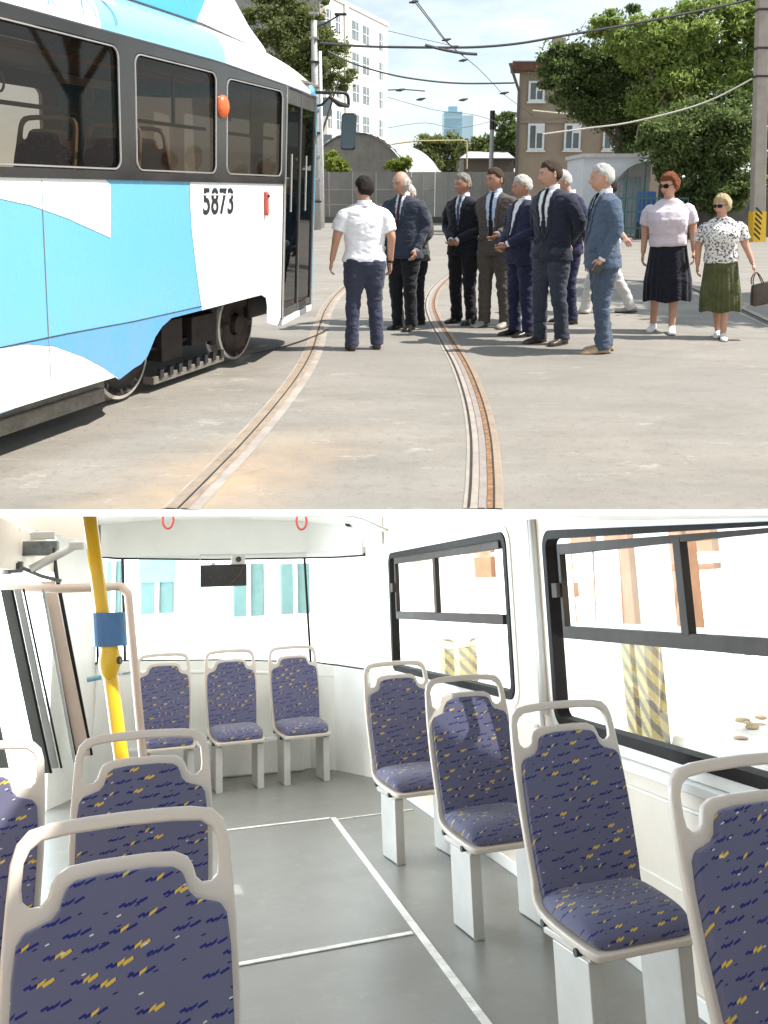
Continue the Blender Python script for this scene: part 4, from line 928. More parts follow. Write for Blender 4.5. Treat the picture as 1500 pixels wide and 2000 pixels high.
tree('shade_tree','small sunlit tree at the right edge behind the concrete pole',(AT(1560,420,34).x,34,0),
  [blob(1530,300,34,60,80),blob(1520,180,34,60,80),blob(1560,400,34,60,40),blob(1540,60,34,60,60)],36000,.085,leafB,4,4.0,.2)
tree('shade_tree','olive green tree rising behind the tram roof beside the white block',(AT(600,400,44).x,44,0),
  [blob(545,40,44,60,50),blob(590,90,44,62,55),blob(640,120,44,48,42),blob(560,120,44,60,50),blob(600,20,44,40,30),blob(668,155,44,32,22),blob(540,-20,44,55,30)],60000,.085,leafC,5,6.0,.25)
tree('round_tree','dense round tree behind the fence beside the barrel roof',(AT(862,400,84).x,84,0),
  [blob(856,300,84,45,36),blob(885,310,84,30,28),blob(832,285,84,26,18),blob(875,275,84,32,20)],14000,.16,leafC,6,2.5,.2)
tree('round_tree','small dark tree right of the thin pole behind the fence',(AT(985,400,60).x,60,0),
  [blob(985,250,60,18,32),blob(975,295,60,28,30),blob(1000,280,60,18,40)],9000,.16,leafA,7,3,.15)
tree('round_tree','low pale tree left of the thin pole behind the fence',(AT(930,400,75).x,75,0),
  [blob(925,290,75,28,18),blob(948,285,75,18,24),blob(905,300,75,20,14)],7000,.18,leafC,8,2.5,.15)
tree('tall_shrub','lime green shrub under the tram mirror above the fence',(AT(655,400,53).x,53,0),[blob(652,318,53,16,22),blob(668,325,53,12,12)],2600,.13,leafY,9,2.0,.05)
tree('tall_shrub','lime green shrub above the fence behind the bald man',(AT(775,400,53).x,53,0),[blob(775,322,53,24,12),blob(792,318,53,10,15)],2600,.13,leafY,10,2.0,.05)
# white shed with curved canopy, green railing, blue bin
SY=34.0
def SX(x): return AT(x,380,SY).x
ox=SX(1137); t=thing('white_shed','white shed behind the suited men with a pale wall','building',Vector((ox,SY,0)))
zt=AT(1150,308,SY).z; mb=MB(); mb.bx(0,SX(1268)-ox,0,3,0,zt); mb.build('wall',mat('shed_white',(.62,.62,.64),.6,0,.06,1),t)
mb=MB(); mb.bx(-.08,SX(1275)-ox,-.15,3.1,zt+.002,zt+.14); mb.build('roof',mat('shed_roof',(.50,.49,.47),.6),t)
mb=MB(); mb.bx(SX(1195)-ox,SX(1250)-ox,-.03,-.002,.1,AT(1200,345,SY).z); mb.build('panel',mat('shed_panel',(.40,.41,.44),.5),t)
t=thing('canopy','curved translucent white canopy beside the shed','canopy',Vector((SX(1195),SY-1.2,0)))
c1=AT(1196,362,SY-1.2); c2=AT(1225,330,SY-1.2); c3=AT(1262,316,SY-1.2); c4=AT(1310,322,SY-1.2); o0=Vector((SX(1195),SY-1.2,0)); prf=smooth_path([c1-o0,c2-o0,c3-o0,c4-o0],5)
mb=MB()
for i in range(len(prf)-1):
    a,b_=prf[i],prf[i+1]; mb.add([a,b_,b_+Vector((.7,1.4,.2)),a+Vector((.7,1.4,.2))],[(0,1,2,3)])
mb.build('sheet',mat('canopy_white',(.70,.72,.66),.4,0,.05),t,smooth=True,solid=.02)
for i in(0,5,10,15):
    q=prf[min(i,len(prf)-1)]; mb=MB(); mb.cyl((q.x,q.y,0),(q.x,q.y,q.z),.03,6); mb.build('post',mat('post_green',(.07,.15,.13),.5),t)
GY=31.5; t=thing('green_railing','dark green bar railing behind the blue-suited man','railing',Vector((AT(1200,380,GY).x,GY,0))); ox=AT(1200,380,GY).x
gl_=mat('rail_green',(.05,.13,.12),.5); zt=AT(1200,352,GY).z
for i in range(17):
    x=i*(AT(1345,380,GY).x-ox)/16; mb=MB(); mb.bx(x-.015,x+.015,-.015,.015,0,zt*(1 if i<8 else .72)); mb.build('bar',gl_,t)
for z in(.35,.9,1.35): mb=MB(); mb.bx(0,AT(1345,380,GY).x-ox,-.035,-.016,z,z+.05); mb.build('rail',mat('rail_teal',(.035,.12,.11),.5),t)
t=thing('blue_bin','blue container standing behind the green railing','container',Vector((AT(1262,380,GY+.6).x,GY+.6,0)))
mb=MB(); mb.bx(-.28,.28,-.25,.25,.55,AT(1262,374,GY+.6).z); mb.build('tub',mat('bin_blue',(.03,.10,.28),.5),t,bevel=.04); mb=MB(); mb.bx(-.25,.25,-.22,.22,0,.54); mb.build('stand',dark,t)
t=thing('dark_wall','dark low wall under the trees behind the two women','wall',Vector((AT(1290,380,33).x,33,0)))
mb=MB(); mb.bx(0,9,0,.3,0,1.75); mb.build('wall',mat('low_wall_dark',(.13,.12,.11),.9,0,.3,2),t,bevel=.02)  # one dark base colour over the whole low wall
# concrete pole with striped foot
PY=G(1478,472).y; q=G(1478,472); tp=AT(1490,-30,PY)
t=thing('concrete_pole','concrete pole with a yellow and black striped foot at the right edge','pole',q)
ln=Vector((tp.x-q.x,0,tp.z)); r_=13.5*PY/1797
conc=mat('pole_concrete',(.33,.29,.245),.85,0,.12,3,40,.3,.01)
mb=MB(); N=8; sec=lambda k,r: [ln*k+Vector((r*math.cos(R(45)+2*math.pi*i/4)*1.25,r*math.sin(R(45)+2*math.pi*i/4)*1.25,0)) for i in range(4)]
mb.loft([sec(0,r_),sec(.5,r_*.9),sec(1,r_*.8)]); mb.build('shaft',conc,t,bevel=.02)
hz2=haz_mat((.80,.48,.01),(.03,.03,.03),3.4,-1,'striped_paint'); zf=AT(1478,413,PY).z
mb=MB(); mb.loft([sec(0,r_*1.06),sec(zf/ln.z,r_*1.05)]); ft=mb.build('striped_foot',mat('foot_yellow',(.78,.47,.02),.5,0,.06),t)
mb=MB()                                                  # black diagonal bars on the two visible sides
x_l=-r_*1.06*1.25*.7071-.004; yv=-r_*1.06*1.25*.7071-.004; ww=-x_l*2
for i in range(6):
    z0=.08+i*zf/6.0; mb.add([(x_l,yv,z0+.16),(x_l+ww*.52,yv,z0-.03),(x_l+ww*.52,yv,z0+.04),(x_l,yv,z0+.24)],[(0,1,2,3)])
mb.build('stripe',mat('stripe_black',(.02,.02,.02),.5),ft,solid=.004)
mb=MB()
for z in(AT(1480,95,PY).z,AT(1480,150,PY).z,AT(1480,20,PY).z): 
    k=z/ln.z; mb.loft([sec(k-.004,r_*.97),sec(k+.004,r_*.97)])
mb.build('clamp_band',dark,t)
# utility poles behind the tram nose
for (x,y0_,y1_,Y,r_,m_,lb,wd) in((613,345,40,40,.16,'pole_grey','grey lattice pole with a lamp arm behind the tram nose',1),(625,345,100,42,.09,'pole_white','slim white pole close behind the grey lattice pole',0),(962,345,218,49.5,.13,'pole_grey','thin grey pole with a dark cap beside the brown house',0)):
    p=AT(x,y1_,Y); t=thing('utility_pole',lb,'pole',Vector((p.x,Y,0)),None); mm=mat(m_,(.38,.37,.35) if 'grey' in m_ else (.68,.68,.66),.6,.1,.15)
    mb=MB(); mb.tube([(0,0,0),(0,0,p.z*.6),(0,0,p.z)],[r_,r_*.9,r_*.8],8); mb.build('shaft',mm,t,smooth=True)
    if wd:
        mb=MB(); q=AT(x+52,y1_-12,Y)-Vector((p.x,Y,0)); mb.tube([(0,0,p.z-.3),(.5,0,p.z-.1),q],.035,6); mb.build('arm',dark,t)
        mb=MB(); mb.box(q,(.5,.16,.09)); mb.build('lamp_head',dark,t,bevel=.02)
        for j in range(9): 
            mb=MB(); mb.box((0,-.02,1.2+j*.95),(r_*2.4,r_*2.2,.08)); mb.build('collar',dark if j%3==0 else mm,t)
    elif x>900:
        mb=MB(); mb.cyl((0,0,p.z-.9),(0,0,p.z+.05),r_*1.05,8); mb.build('cap',dark,t)
# gas pipes in front of the house
t=thing('gas_pipe','pale thin pipe running out from the brown house and down','pipe',Vector((AT(1095,223,44).x,44,0))); o0=Vector((AT(1095,223,44).x,44,0))
mb=MB(); mb.tube([AT(1040,216,44)-o0,AT(1100,222,44)-o0,AT(1190,222,44)-o0,AT(1197,226,44)-o0,AT(1199,300,44)-o0],.045,6); mb.build('pipe_run',mat('pipe_pale',(.50,.45,.34),.6),t)
t=thing('gas_pipe','yellowish pipe frame over the hedge left of the thin pole','pipe',Vector((AT(790,270,55).x,55,0))); o0=Vector((AT(790,270,55).x,55,0))
mb=MB(); mb.tube([AT(764,282,55)-o0,AT(790,278,55)-o0,AT(820,275,55)-o0,AT(905,274,55)-o0,AT(912,276,55)-o0,AT(912,330,55)-o0],.05,6); mb.build('pipe_run',mat('pipe_yellow',(.55,.46,.22),.6),t)
for x in(1216,1228):
    o0=Vector((AT(x,300,39).x,37.0,0)); t=thing('bare_stem','pale bare stem %s in front of the brown house'%('leaning right' if x>1220 else 'standing upright'),'stem',o0)
    mb=MB(); mb.tube(smooth_path([Vector((0,0,AT(x,302,37).z)),Vector((0.02,0,AT(x,260,37).z)),Vector((.1 if x<1220 else .75,0,AT(x,232,37).z))],4),.035,6); mb.build('stem',mat('pipe_pale',(0,0,0)),t)
# overhead wires
wm=mat('wire_dark',(.045,.045,.05),.6)
def wire(px,Y,r,label,Y2=None,name='overhead_wire',m_=None):
    P=smooth_path([AT(x,y,Y+(0 if Y2 is None else (Y2-Y)*i/(len(px)-1))) for i,(x,y) in enumerate(px)],5)
    mb=MB(); mb.tube(P,r,5); return tag(mb.build(name,m_ or wm),label,'wire','overhead wires above the yard')
wire([(625,84),(700,90),(770,92),(880,93),(950,91),(1020,84),(1100,70),(1250,44),(1400,14),(1480,-5)],30,.040,'thick dark span wire sagging across the sky from the lattice pole to the concrete pole')
wire([(640,100),(690,124),(760,145),(830,157),(905,163),(1005,162)],32,.030,'dark cable dropping from the lattice pole to the brown house')
wire([(798,-12),(840,42),(868,78),(895,102),(930,130),(960,160),(985,185),(1040,225)],18,.012,'thin contact wire descending from the top of the sky towards the brown house',46)
wire([(806,-8),(845,44),(872,80),(890,97),(905,108)],17.5,.010,'second thin wire beside the contact wire near the top of the sky',24)
wire([(830,88),(870,98),(905,104),(932,106)],22,.035,'short thick insulator cable under the span wire crossing')
wire([(757,176),(790,175),(830,178)],30,.02,'short wire just right of the white block')
wire([(757,60),(820,75),(900,93)],40,.012,'faint upper wire between the white block and the wire crossing')
wire([(757,190),(850,215),(930,225),(1000,250)],44,.012,'faint low wire running towards the brown house')
wire([(757,250),(830,240),(900,250),(1000,225)],45,.010,'faintest wire low over the hedge')
wire([(1060,262),(1150,250),(1225,240),(1330,215),(1400,190),(1476,150)],30.5,.028,'pale cable sagging in front of the trees to the concrete pole',None,'pale_cable',mat('cable_pale',(.48,.46,.40),.6))
for x,y,Y in((808,4,18.5),(872,78,22),(886,92,23),(905,118,26),(782,176,30),(822,194,30),(905,195,35),(985,182,40)):
    c=AT(x,y,Y); s=Y/1797; mb=MB(); mb.tube([c+Vector((-9*s,0,-1*s)),c,c+Vector((9*s,0,2*s))],[1.2*s,3.2*s,1.2*s],6); o=mb.build('wire_clamp',wm); tag(o,None,'clamp','dark clamps on the overhead wires'); o['label']={808:'dark clamp at the very top of the sky on the contact wire',872:'dark clamp just above the wire crossing',886:'largest dark clamp right at the wire crossing',905:'dark clamp on the wire below the crossing' if y==118 else 'lone dark clamp low in the middle of the sky',782:'dark clamp beside the white block',822:'small dark clamp low right of the white block',985:'dark clamp left of the brown house eaves'}[x]

tree('shade_tree','leafy tree just outside the right edge casting its shade over the yard behind the women',(9.2,12.6,0),[(8.3,11.6,5.0,1.5,1.3,.9),(9.3,13.4,6.6,1.8,1.6,1.0),(8.9,15.2,6.8,1.5,1.2,.8),(9.2,11.0,5.6,1.4,1.2,.9)],26000,.085,leafA,12,4.8,.16)
# ================================================================ people
from mathutils import noise as mn
def evaluated(o):
    dg_=bpy.context.evaluated_depsgraph_get(); dg_.update(); me=bpy.data.meshes.new_from_object(o.evaluated_get(dg_)); return me
def remeshed(mb,vox,smooth_it=6,wr=None):
    me=bpy.data.meshes.new('t'); me.from_pydata(mb.v,[],mb.f); bm=bmesh.new(); bm.from_mesh(me); bmesh.ops.recalc_face_normals(bm,faces=bm.faces); bm.to_mesh(me); bm.free()
    o=bpy.data.objects.new('t',me); COL.objects.link(o)
    m=o.modifiers.new('r','REMESH'); m.mode='VOXEL'; m.voxel_size=vox; m.adaptivity=0
    m=o.modifiers.new('s','SMOOTH'); m.factor=.5; m.iterations=smooth_it
    r=evaluated(o); bpy.data.objects.remove(o)
    if wr:
        n=len(r.vertices); co=np.empty(n*3); r.vertices.foreach_get('co',co); co=co.reshape(-1,3)
        no=np.array([v.normal[:] for v in r.vertices])
        d=np.array([wr(c) for c in co]); co=co+no*d[:,None]; r.vertices.foreach_set('co',co.reshape(-1)); r.update()
    return r
def wrinkle(amp,fx=7,fz=16,seed=0):
    def f(c):
        return amp*(mn.noise((c[0]*fx+seed,c[1]*fx,c[2]*fz))+.6*mn.noise((c[0]*fx*2.2,c[1]*fx*2.2+seed,c[2]*fz*2.1)))
    return f
def finish(me,name,m,parent,smooth=True):
    me.materials.clear(); 
    for q in (m if isinstance(m,list) else [m]): me.materials.append(q)
    if smooth: me.polygons.foreach_set('use_smooth',[True]*len(me.polygons))
    me.name=name; o=bpy.data.objects.new(name,me); link(o,parent); return o
def split(me,cls,specs,parent):                          # cls(centre,normal)->key ; specs key->(name,material,offset)
    co=[v.co.copy() for v in me.vertices]; no=[v.normal.copy() for v in me.vertices]; out={}
    for p in me.polygons: out.setdefault(cls(p.center,p.normal),[]).append(tuple(p.vertices))
    for k,fs in out.items():
        nm,m,off=specs[k]; ids=sorted({i for f in fs for i in f}); ix={i:j for j,i in enumerate(ids)}
        q=bpy.data.meshes.new(nm); q.from_pydata([co[i]+no[i]*off for i in ids],[],[tuple(ix[i] for i in f) for f in fs]); o=finish(q,nm,m,parent)
        if k=='lapel': md=o.modifiers.new('s','SOLIDIFY'); md.thickness=.006; md.offset=0
def sm(x,a,b): 
    t=max(0,min(1,(x-a)/(b-a))); return t*t*(3-2*t)
def head_pt(u,v,hairoff=None):
    th=u*2*math.pi; ph=v*math.pi; st=math.sin(ph); X=math.sin(th)*st; Y=-math.cos(th)*st; Z=math.cos(ph)
    x,y,z=.076*X,.097*Y,.118*Z
    lowr=sm(-z,.01,.115); x*=1-.30*lowr*(1 if y<0 else .6)
    if y>0: y*=1-.42*sm(-z,.0,.10)
    else: y*=1-.10*sm(z,.05,.115)
    if y<0 and abs(x)<.06:
        f=sm(-Y,.3,.8)
        y-=f*(.024*math.exp(-((x/.011)**2))*sm(z,-.042,-.026)*(1-sm(z,-.024,.030)) )
        y-=f*.004*math.exp(-((z-.034)/.010)**2)*(1 if abs(x)<.05 else 0)
        for e in(-1,1): y+=f*.010*math.exp(-(((x-e*.031)/.017)**2+((z-.012)/.013)**2))
        y-=f*.006*math.exp(-((z+.058)/.006)**2-(x/.022)**2); y-=f*.005*math.exp(-((z+.070)/.006)**2-(x/.018)**2); y+=f*.004*math.exp(-((z+.064)/.003)**2-(x/.022)**2)
        y-=f*.008*math.exp(-((z+.098)/.016)**2-(x/.022)**2)
        y-=f*.003*math.exp(-(((abs(x)-.042)/.02)**2+((z+.025)/.022)**2))
    return Vector((x,y,z))
NU,NV=48,36
skinm=mat('skin',(.50,.27,.18),.5,0,.10,14,160,.1,.001); skint=mat('skin_tanned',(.40,.20,.125),.5,0,.10,14,160,.1,.001); lipm=mat('lips',(.42,.16,.13),.4,0,.05)
eyew=mat('eye_white',(.38,.34,.32),.3,0,.02); eyed=mat('eye_dark',(.03,.02,.015),.15,0,.1)  # eyeball base darkened, shade put into the colour
def hairfn(style):
    def cover(p):                                        # signed distance inside the hair region, in head coordinates
        x,y,z=p; yy=(y+.097)/.194                        # 0 front .. 1 back
        if style=='bald': return min((.035+.01-z),(yy-.40)*.2, z+.075)*1.0 if True else 0
        line={'short':.072,'receding':.088,'woman':.066,'bob':.060}.get(style,.072)
        side={'short':.020,'receding':.022,'woman':-.02,'bob':-.055}.get(style,.02)
        back={'short':-.060,'receding':-.055,'woman':-.075,'bob':-.085}.get(style,-.06)
        if yy<.30: h=line
        elif yy<.55: h=line+(side-line)*sm(yy,.28,.42)
        else: h=side+(back-side)*sm(yy,.52,.75)
        return z-h
    return cover
def build_head(root,P,M,skin,hair,hairc,style,sunglasses=False):
    mb=MB(); vs=[]; 
    for j in range(NV+1):
        for i in range(NU): vs.append(M@(head_pt(i/NU,max(.001,min(.999,j/NV)))))
    fs=[]; mi=[]
    for j in range(NV):
        for i in range(NU):
            fs.append((j*NU+i,j*NU+(i+1)%NU,(j+1)*NU+(i+1)%NU,(j+1)*NU+i)); c=head_pt((i+.5)/NU,(j+.5)/NV)
            mi.append(1 if (-.074<c.z<-.053 and abs(c.x)<.022 and c.y<-.05) else 0)
    P.v+=[] ; b=len(P.v); P.v+=[tuple(v) for v in vs]; P.f+=[tuple(b+k for k in f) for f in fs]; P.m+=mi
    for e in(-1,1):                                      # ears
        c=Vector((e*.076,.012,-.004)); rings=[]
        for k in range(6):
            a=math.pi*(k+.5)/6; rr=math.sin(a); 
            rings.append([M@(c+Vector((e*(.004+.010*rr*(.4+.6*abs(math.sin(q)))),.012*(1-.0)*(-math.cos(a))*1.1+.004,0))+Vector((0,.017*rr*math.cos(q)*.25,.031*rr*math.sin(q)))) for q in [2*math.pi*t/10 for t in range(10)]])
        P.loft(rings)
    # eyes and brows
    eb=MB()
    for e in(-1,1):
        c=Vector((e*.030,-.0800,.012)); 
        eb=MB()
        for (r,o,mi_) in ((.0125,0,0),(.0062,-.0075,1)):
            k=len(eb.v); eb.ball((0,0,0),r,7,mi_)
            for t in range(k,len(eb.v)): eb.v[t]=tuple(M@(Vector(eb.v[t])*Vector((1,.8,.62 if mi_==0 else .9)) if False else Vector((eb.v[t][0],eb.v[t][1]*.8,eb.v[t][2]*(.42 if mi_==0 else .7)))+c+Vector((0,o,0)))) if True else None
        eb.build('eye',[eyew,eyed],root,smooth=True); eb=MB()
        eb.tube([M@Vector((e*.016,-.0935,.030)),M@Vector((e*.031,-.0920,.036)),M@Vector((e*.046,-.078,.031))],[.002,.0035,.002],5,0)
        eb.build('eyebrow',hairc,root,smooth=True)
    cov=hairfn(style); thick={'short':.013,'receding':.010,'bald':.006,'woman':.026,'bob':.020}[style]
    hv=[];keep=[]
    rs=random.Random(hash(style)%99+int(M.translation.x*100))
    sd=rs.random()*50
    for j in range(NV+1):
        for i in range(NU):
            u=i/NU; v=max(.001,min(.999,j/NV)); p=head_pt(u,v); d=cov((p.x,p.y,p.z)); n=Vector((p.x/.076**2,p.y/.097**2,p.z/.118**2)).normalized()
            o=thick*sm(d,-.004,.030)+.002; o*=1+.45*mn.noise((p.x*75+sd,p.y*75,p.z*30))+.3*mn.noise((p.x*25,p.y*25+sd,p.z*20))
            if style in('woman','bob'): o*=1+.25*mn.noise((p.x*22+sd,p.y*22,p.z*22))
            q=p+n*o; hv.append(M@q); keep.append(d+.008*mn.noise((p.x*90,p.y*90,sd))>-.003)
    hf=[]
    for j in range(NV):
        for i in range(NU):
            f=(j*NU+i,j*NU+(i+1)%NU,(j+1)*NU+(i+1)%NU,(j+1)*NU+i)
            if sum(keep[k] for k in f)>=2: hf.append(f)
    hb=MB(); hb.add(hv,hf); hb.build('hair',hairc,root,smooth=True,solid=.003,off=-1)
    if sunglasses:
        g=MB()
        for e in(-1,1):
            pts=rrect(-.026,.026,-.020,.018,.012,4); g.loft([[M@Vector((e*.033+u,-.103+abs(e*.033+u)*.25,.012+w)) for u,w in pts],[M@Vector((e*.033+u,-.108+abs(e*.033+u)*.25,.012+w)) for u,w in pts]])
            g.tube([M@Vector((e*.058,-.090,.018)),M@Vector((e*.076,-.05,.016)),M@Vector((e*.080,.012,.012))],.003,5)
        g.tube([M@Vector((-.008,-.106,.016)),M@Vector((.008,-.106,.016))],.003,5)
        g.build('sunglasses',mat('dark_lenses',(.02,.012,.01),.12),root)
def hand(P,w,d,side,curl=.35,palm=None):                 # w wrist, d pointing direction, side: thumb direction
    d=d.normalized(); t=(side-d*side.dot(d)).normalized(); n=d.cross(t).normalized()
    if palm is not None and n.dot(palm)<0: n=-n
    rings=[]
    for a,wd,th in((-.02,.026,.021),(.01,.028,.018),(.035,.039,.017),(.065,.042,.016),(.088,.038,.012)):
        rings.append([w+d*a+t*(wd*math.cos(q))+n*(th*math.sin(q)) for q in [2*math.pi*k/12 for k in range(12)]])
    P.loft(rings)
    for i,(o,L) in enumerate(((.029,.070),(.010,.078),(-.010,.073),(-.028,.058))):
        p=w+d*.082+t*o; pts=[p]; ang=0; c=curl*(1+.12*i)
        for s_ in(.42,.32,.26): ang+=c; p=p+(d*math.cos(ang)+n*math.sin(ang))*L*s_; pts.append(p)
        P.tube(pts,[.0092,.0085,.0078,.006],6)
    p=w+d*.025+t*.026; P.tube([p,p+(d*.5+t*.8+n*.25).normalized()*.032,p+(d*.5+t*.8+n*.25).normalized()*.032+(d*.9+t*.25+n*.3).normalized()*.036],[.013,.011,.008],6)
def ell(c,w,d,n=24,pw=.85,fx=Vector((1,0,0)),fy=Vector((0,1,0))):
    return [c+fx*(w*math.copysign(abs(math.cos(a))**pw,math.cos(a)))+fy*(d*math.copysign(abs(math.sin(a))**pw,math.sin(a))) for a in [2*math.pi*k/n for k in range(n)]]
def limb(mb,pts,rad,n=12,steps=4):
    P=smooth_path(pts,steps); k=len(P); m=len(rad)-1; r=[]
    for i in range(k):
        t=i/(k-1)*m; a=int(min(t,m-1e-6)); r.append(rad[a]+(rad[a+1]-rad[a])*(t-a))
    mb.tube(P,r,n)
ARM={'hang':((.245,.03,1.13),(.255,-.04,.88)),'out':((.28,.05,1.16),(.37,-.02,.93)),'clasp':((.265,.03,1.12),(.045,-.205,.985)),'back':((.265,.085,1.14),(.05,.20,.97)),
     'low':((.25,.02,1.12),(.17,-.17,.91)),'belt':((.26,.03,1.13),(.14,-.20,1.04)),'swingf':((.24,-.02,1.13),(.25,-.17,.90)),'swingb':((.245,.10,1.14),(.26,.12,.90))}
def person(label,px,H,head_,top='suit',tc=None,leg=None,shirt=None,tie=None,shoe=None,hair=None,style='short',arms=('hang','hang'),hyaw=0,hpitch=7,belly=0,bulk=1.0,vz=1.05,vopen=.0,feet=((.10,0),(-.10,0)),skin=None,glasses=False,hand_curl=.35,tilt=.75,hemz=.80,extra=None,heady=0):
    g=G(*px); lean=math.atan(abs(0)) ; s=H/1.75
    c0=CW.transposed()@(g-Vector((0,0,CAMZ))); c1=CW.transposed()@(g+Vector((0,0,1))-Vector((0,0,CAMZ)))
    lp=(c1.x/c1.z-c0.x/c0.z)/(c0.y/c0.z-c1.y/c1.z)
    M=Matrix.Translation(g)@Matrix.Rotation(-math.atan(lp)*tilt,4,'Y')@Matrix.Rotation(-R(head_),4,'Z')@Matrix.Diagonal((s,s,s,1))
    t=thing('person',label,'person',M); KIDS[t.name]=[]
    skin=skin or skinm; seed=px[0]%17
    V=Vector; b=bulk*1.05
    # arms: joints
    J=[]
    for sd_,a in((1,arms[0]),(-1,arms[1])):
        e,w_=ARM[a] if isinstance(a,str) else a; sh=V((sd_*.178*(.5+.5*b),.005,1.405)); J.append((sd_,sh,V((sd_*e[0],e[1],e[2])),V((sd_*w_[0],w_[1],w_[2])),a))
    # ---- legs
    kn=[]
    for sd_,(fx_,fy_) in((1,feet[0]),(-1,feet[1])):
        hip=V((sd_*.088,.0,.90)); an=V((fx_,fy_,.085)); k_=hip.lerp(an,.5)+V((0,-.03-abs(fy_)*.12,0)); kn.append((sd_,hip,k_,an))
    body=MB()
    if leg is not None:
        mb=MB()
        for sd_,hip,k_,an in kn: limb(mb,[hip+V((0,0,.03)),hip.lerp(k_,.5),k_,k_.lerp(an,.55),an+V((0,.0,-.045))],[.112*b,.101*b,.083,.077,.070,.074],14)
        mb.loft([ell(V((0,0,.80)),.13*b,.09*b),ell(V((0,0,.86)),.168*b,.115*b),ell(V((0,0,.95)),.158*b,.105*b),ell(V((0,0,.985)),.140*b,.085*b)])
        me=remeshed(mb,.0125,5,wrinkle(.011,7,17,seed)); finish(me,'trousers',leg,t)
    # ---- shoes
    for sd_,hip,k_,an in kn:
        mb=MB(); f0=an+V((0,0,-.085)); dx=sd_*.02; rg=[]
        for yy,w_,h_ in((.070,.022,.05),(.055,.034,.085),(.01,.038,.098),(-.05,.036,.078),(-.10,.043,.058),(-.15,.045,.050),(-.19,.036,.042),(-.215,.016,.028)):
            c=f0+V((dx*(-yy)*4,yy,h_/2)); rg.append([c+V((w_*math.copysign(abs(math.cos(a))**.7,math.cos(a)),0,h_/2*math.copysign(abs(math.sin(a))**.7,math.sin(a)))) for a in [2*math.pi*q/12 for q in range(12)]])
        mb.loft(rg); so=mb.build('shoe',shoe or mat('shoe_black',(.015,.013,.012),.3,0,.2,12),t,smooth=True)
        mb=MB(); mb.prism([f0+V((dx*(-yy)*4+q*w_,yy,-.004)) for yy,w_,q in((.072,.02,1),(.0,.040,1),(-.10,.046,1),(-.19,.036,1),(-.22,.01,1),(-.22,.01,-1),(-.19,.036,-1),(-.10,.046,-1),(.0,.040,-1),(.072,.02,-1))],(0,0,.016)); mb.build('sole',mat('sole_dark',(.03,.025,.02),.7),so)
    # ---- torso
    bz=V((0,-belly,0))
    def torso(h0,extra_=0.0,flare=.0):
        Z=[(h0,.190*b+flare,.130+flare*.6,.5),(h0+.06,.188*b+flare*.6,.128+flare*.4,.6),(.95,.178*b,.122,.9),(1.03,.170*b,.118,1),(1.12,.174*b,.118,.8),(1.22,.186*b,.124,.4),(1.31,.198*b,.125,.1),(1.375,.200*b,.112,0),(1.42,.178*b,.092,0),(1.452,.115,.072,0),(1.475,.070,.058,0)]
        if h0>.93: Z=[z for z in Z if z[0]>h0+.02 or z[0]==h0]
        return [ell(V((0,-belly*z[3]*.6,z[0])),z[1]+extra_,z[2]+extra_+belly*z[3]*.55,28,.88) for z in Z]
    if top=='suit':
        mb=MB(); mb.loft(torso(hemz,.004,.014))
        for sd_,sh,e,w_,a in J: limb(mb,[sh+V((-sd_*.03,0,-.02)),sh.lerp(e,.5)+V((sd_*.008,0,0)),e,e.lerp(w_,.5),w_.lerp(e,.02)],[.070*b,.066*b,.058*b,.055,.050,.047],14)
        me=remeshed(mb,.0105,5,wrinkle(.009,7,12,seed))
        top_z=1.468; 
        def cls(c,n):
            if c.z>1.478: return 'shirt'
            if c.y<-.02+0*c.x and n.y<.35 and c.z>vz and c.z<1.49 and abs(c.x)<.14:
                w_=vopen+(.058+.0)*((c.z-vz)/(top_z-vz))**.85
                if abs(c.x)<w_: return 'tie' if (tie is not None and abs(c.x)<.017+.011*(1-sm(c.z,1.0,1.30)) and c.z<1.455 and c.z>max(vz,1.02)-.03) else 'shirt'
                if abs(c.x)<w_+.036*sm(c.z,vz-.0,vz+.12)*(1-sm(c.z,1.44,1.475)): return 'lapel'
            return 'jacket'
        split(me,cls,{'shirt':('shirt',shirt,-.004),'tie':('tie',tie,.004),'lapel':('lapel',tc,.006),'jacket':('jacket',tc,0)},t)
        # shirt collar and cuffs
        mb=MB(); mb.loft([ell(V((0,.004,1.455)),.066,.060),ell(V((0,.002,1.485)),.062,.057),ell(V((0,.006,1.512)),.058,.055)],cap=False); mb.build('collar',shirt,t,smooth=True,solid=.006)
        if tie is not None:
            mb=MB(); mb.loft([ell(V((0,-.066,1.478)),.019,.012,10),ell(V((0,-.078,1.455)),.014,.012,10),ell(V((0,-.086,1.43)),.010,.009,10)]); mb.build('tie_knot',tie,t,smooth=True)
        for sd_,sh,e,w_,a in J:
            d=(w_-e).normalized(); mb=MB(); mb.tube([w_-d*.02,w_+d*.018],.034,12); mb.build('cuff',shirt,t,smooth=True)
        for sd_ in(-1,1):
            mb=MB(); mb.box((sd_*.115*b,-.127-belly*.8,.985),(.085,.010,.028),M=Matrix.Rotation(sd_*.35,3,'Z')); mb.build('pocket_flap',tc,t,bevel=.003)
    else:
        hz_=hemz; mb=MB(); T=torso(hz_,.0,.004)
        if top=='blouse':
            T=[ell(V((0,0,hz_)),.168*b,.128*b),ell(V((0,-.01,1.0)),.170*b,.130*b),ell(V((0,-.015,1.08)),.160*b,.124*b),ell(V((0,-.03,1.17)),.168*b,.140*b),ell(V((0,-.045,1.25)),.176*b,.150*b),ell(V((0,-.025,1.33)),.180*b,.130*b),ell(V((0,0,1.385)),.178,.105),ell(V((0,0,1.425)),.145,.085),ell(V((0,0,1.455)),.10,.066),ell(V((0,0,1.468)),.075,.058)]
        mb.loft(T)
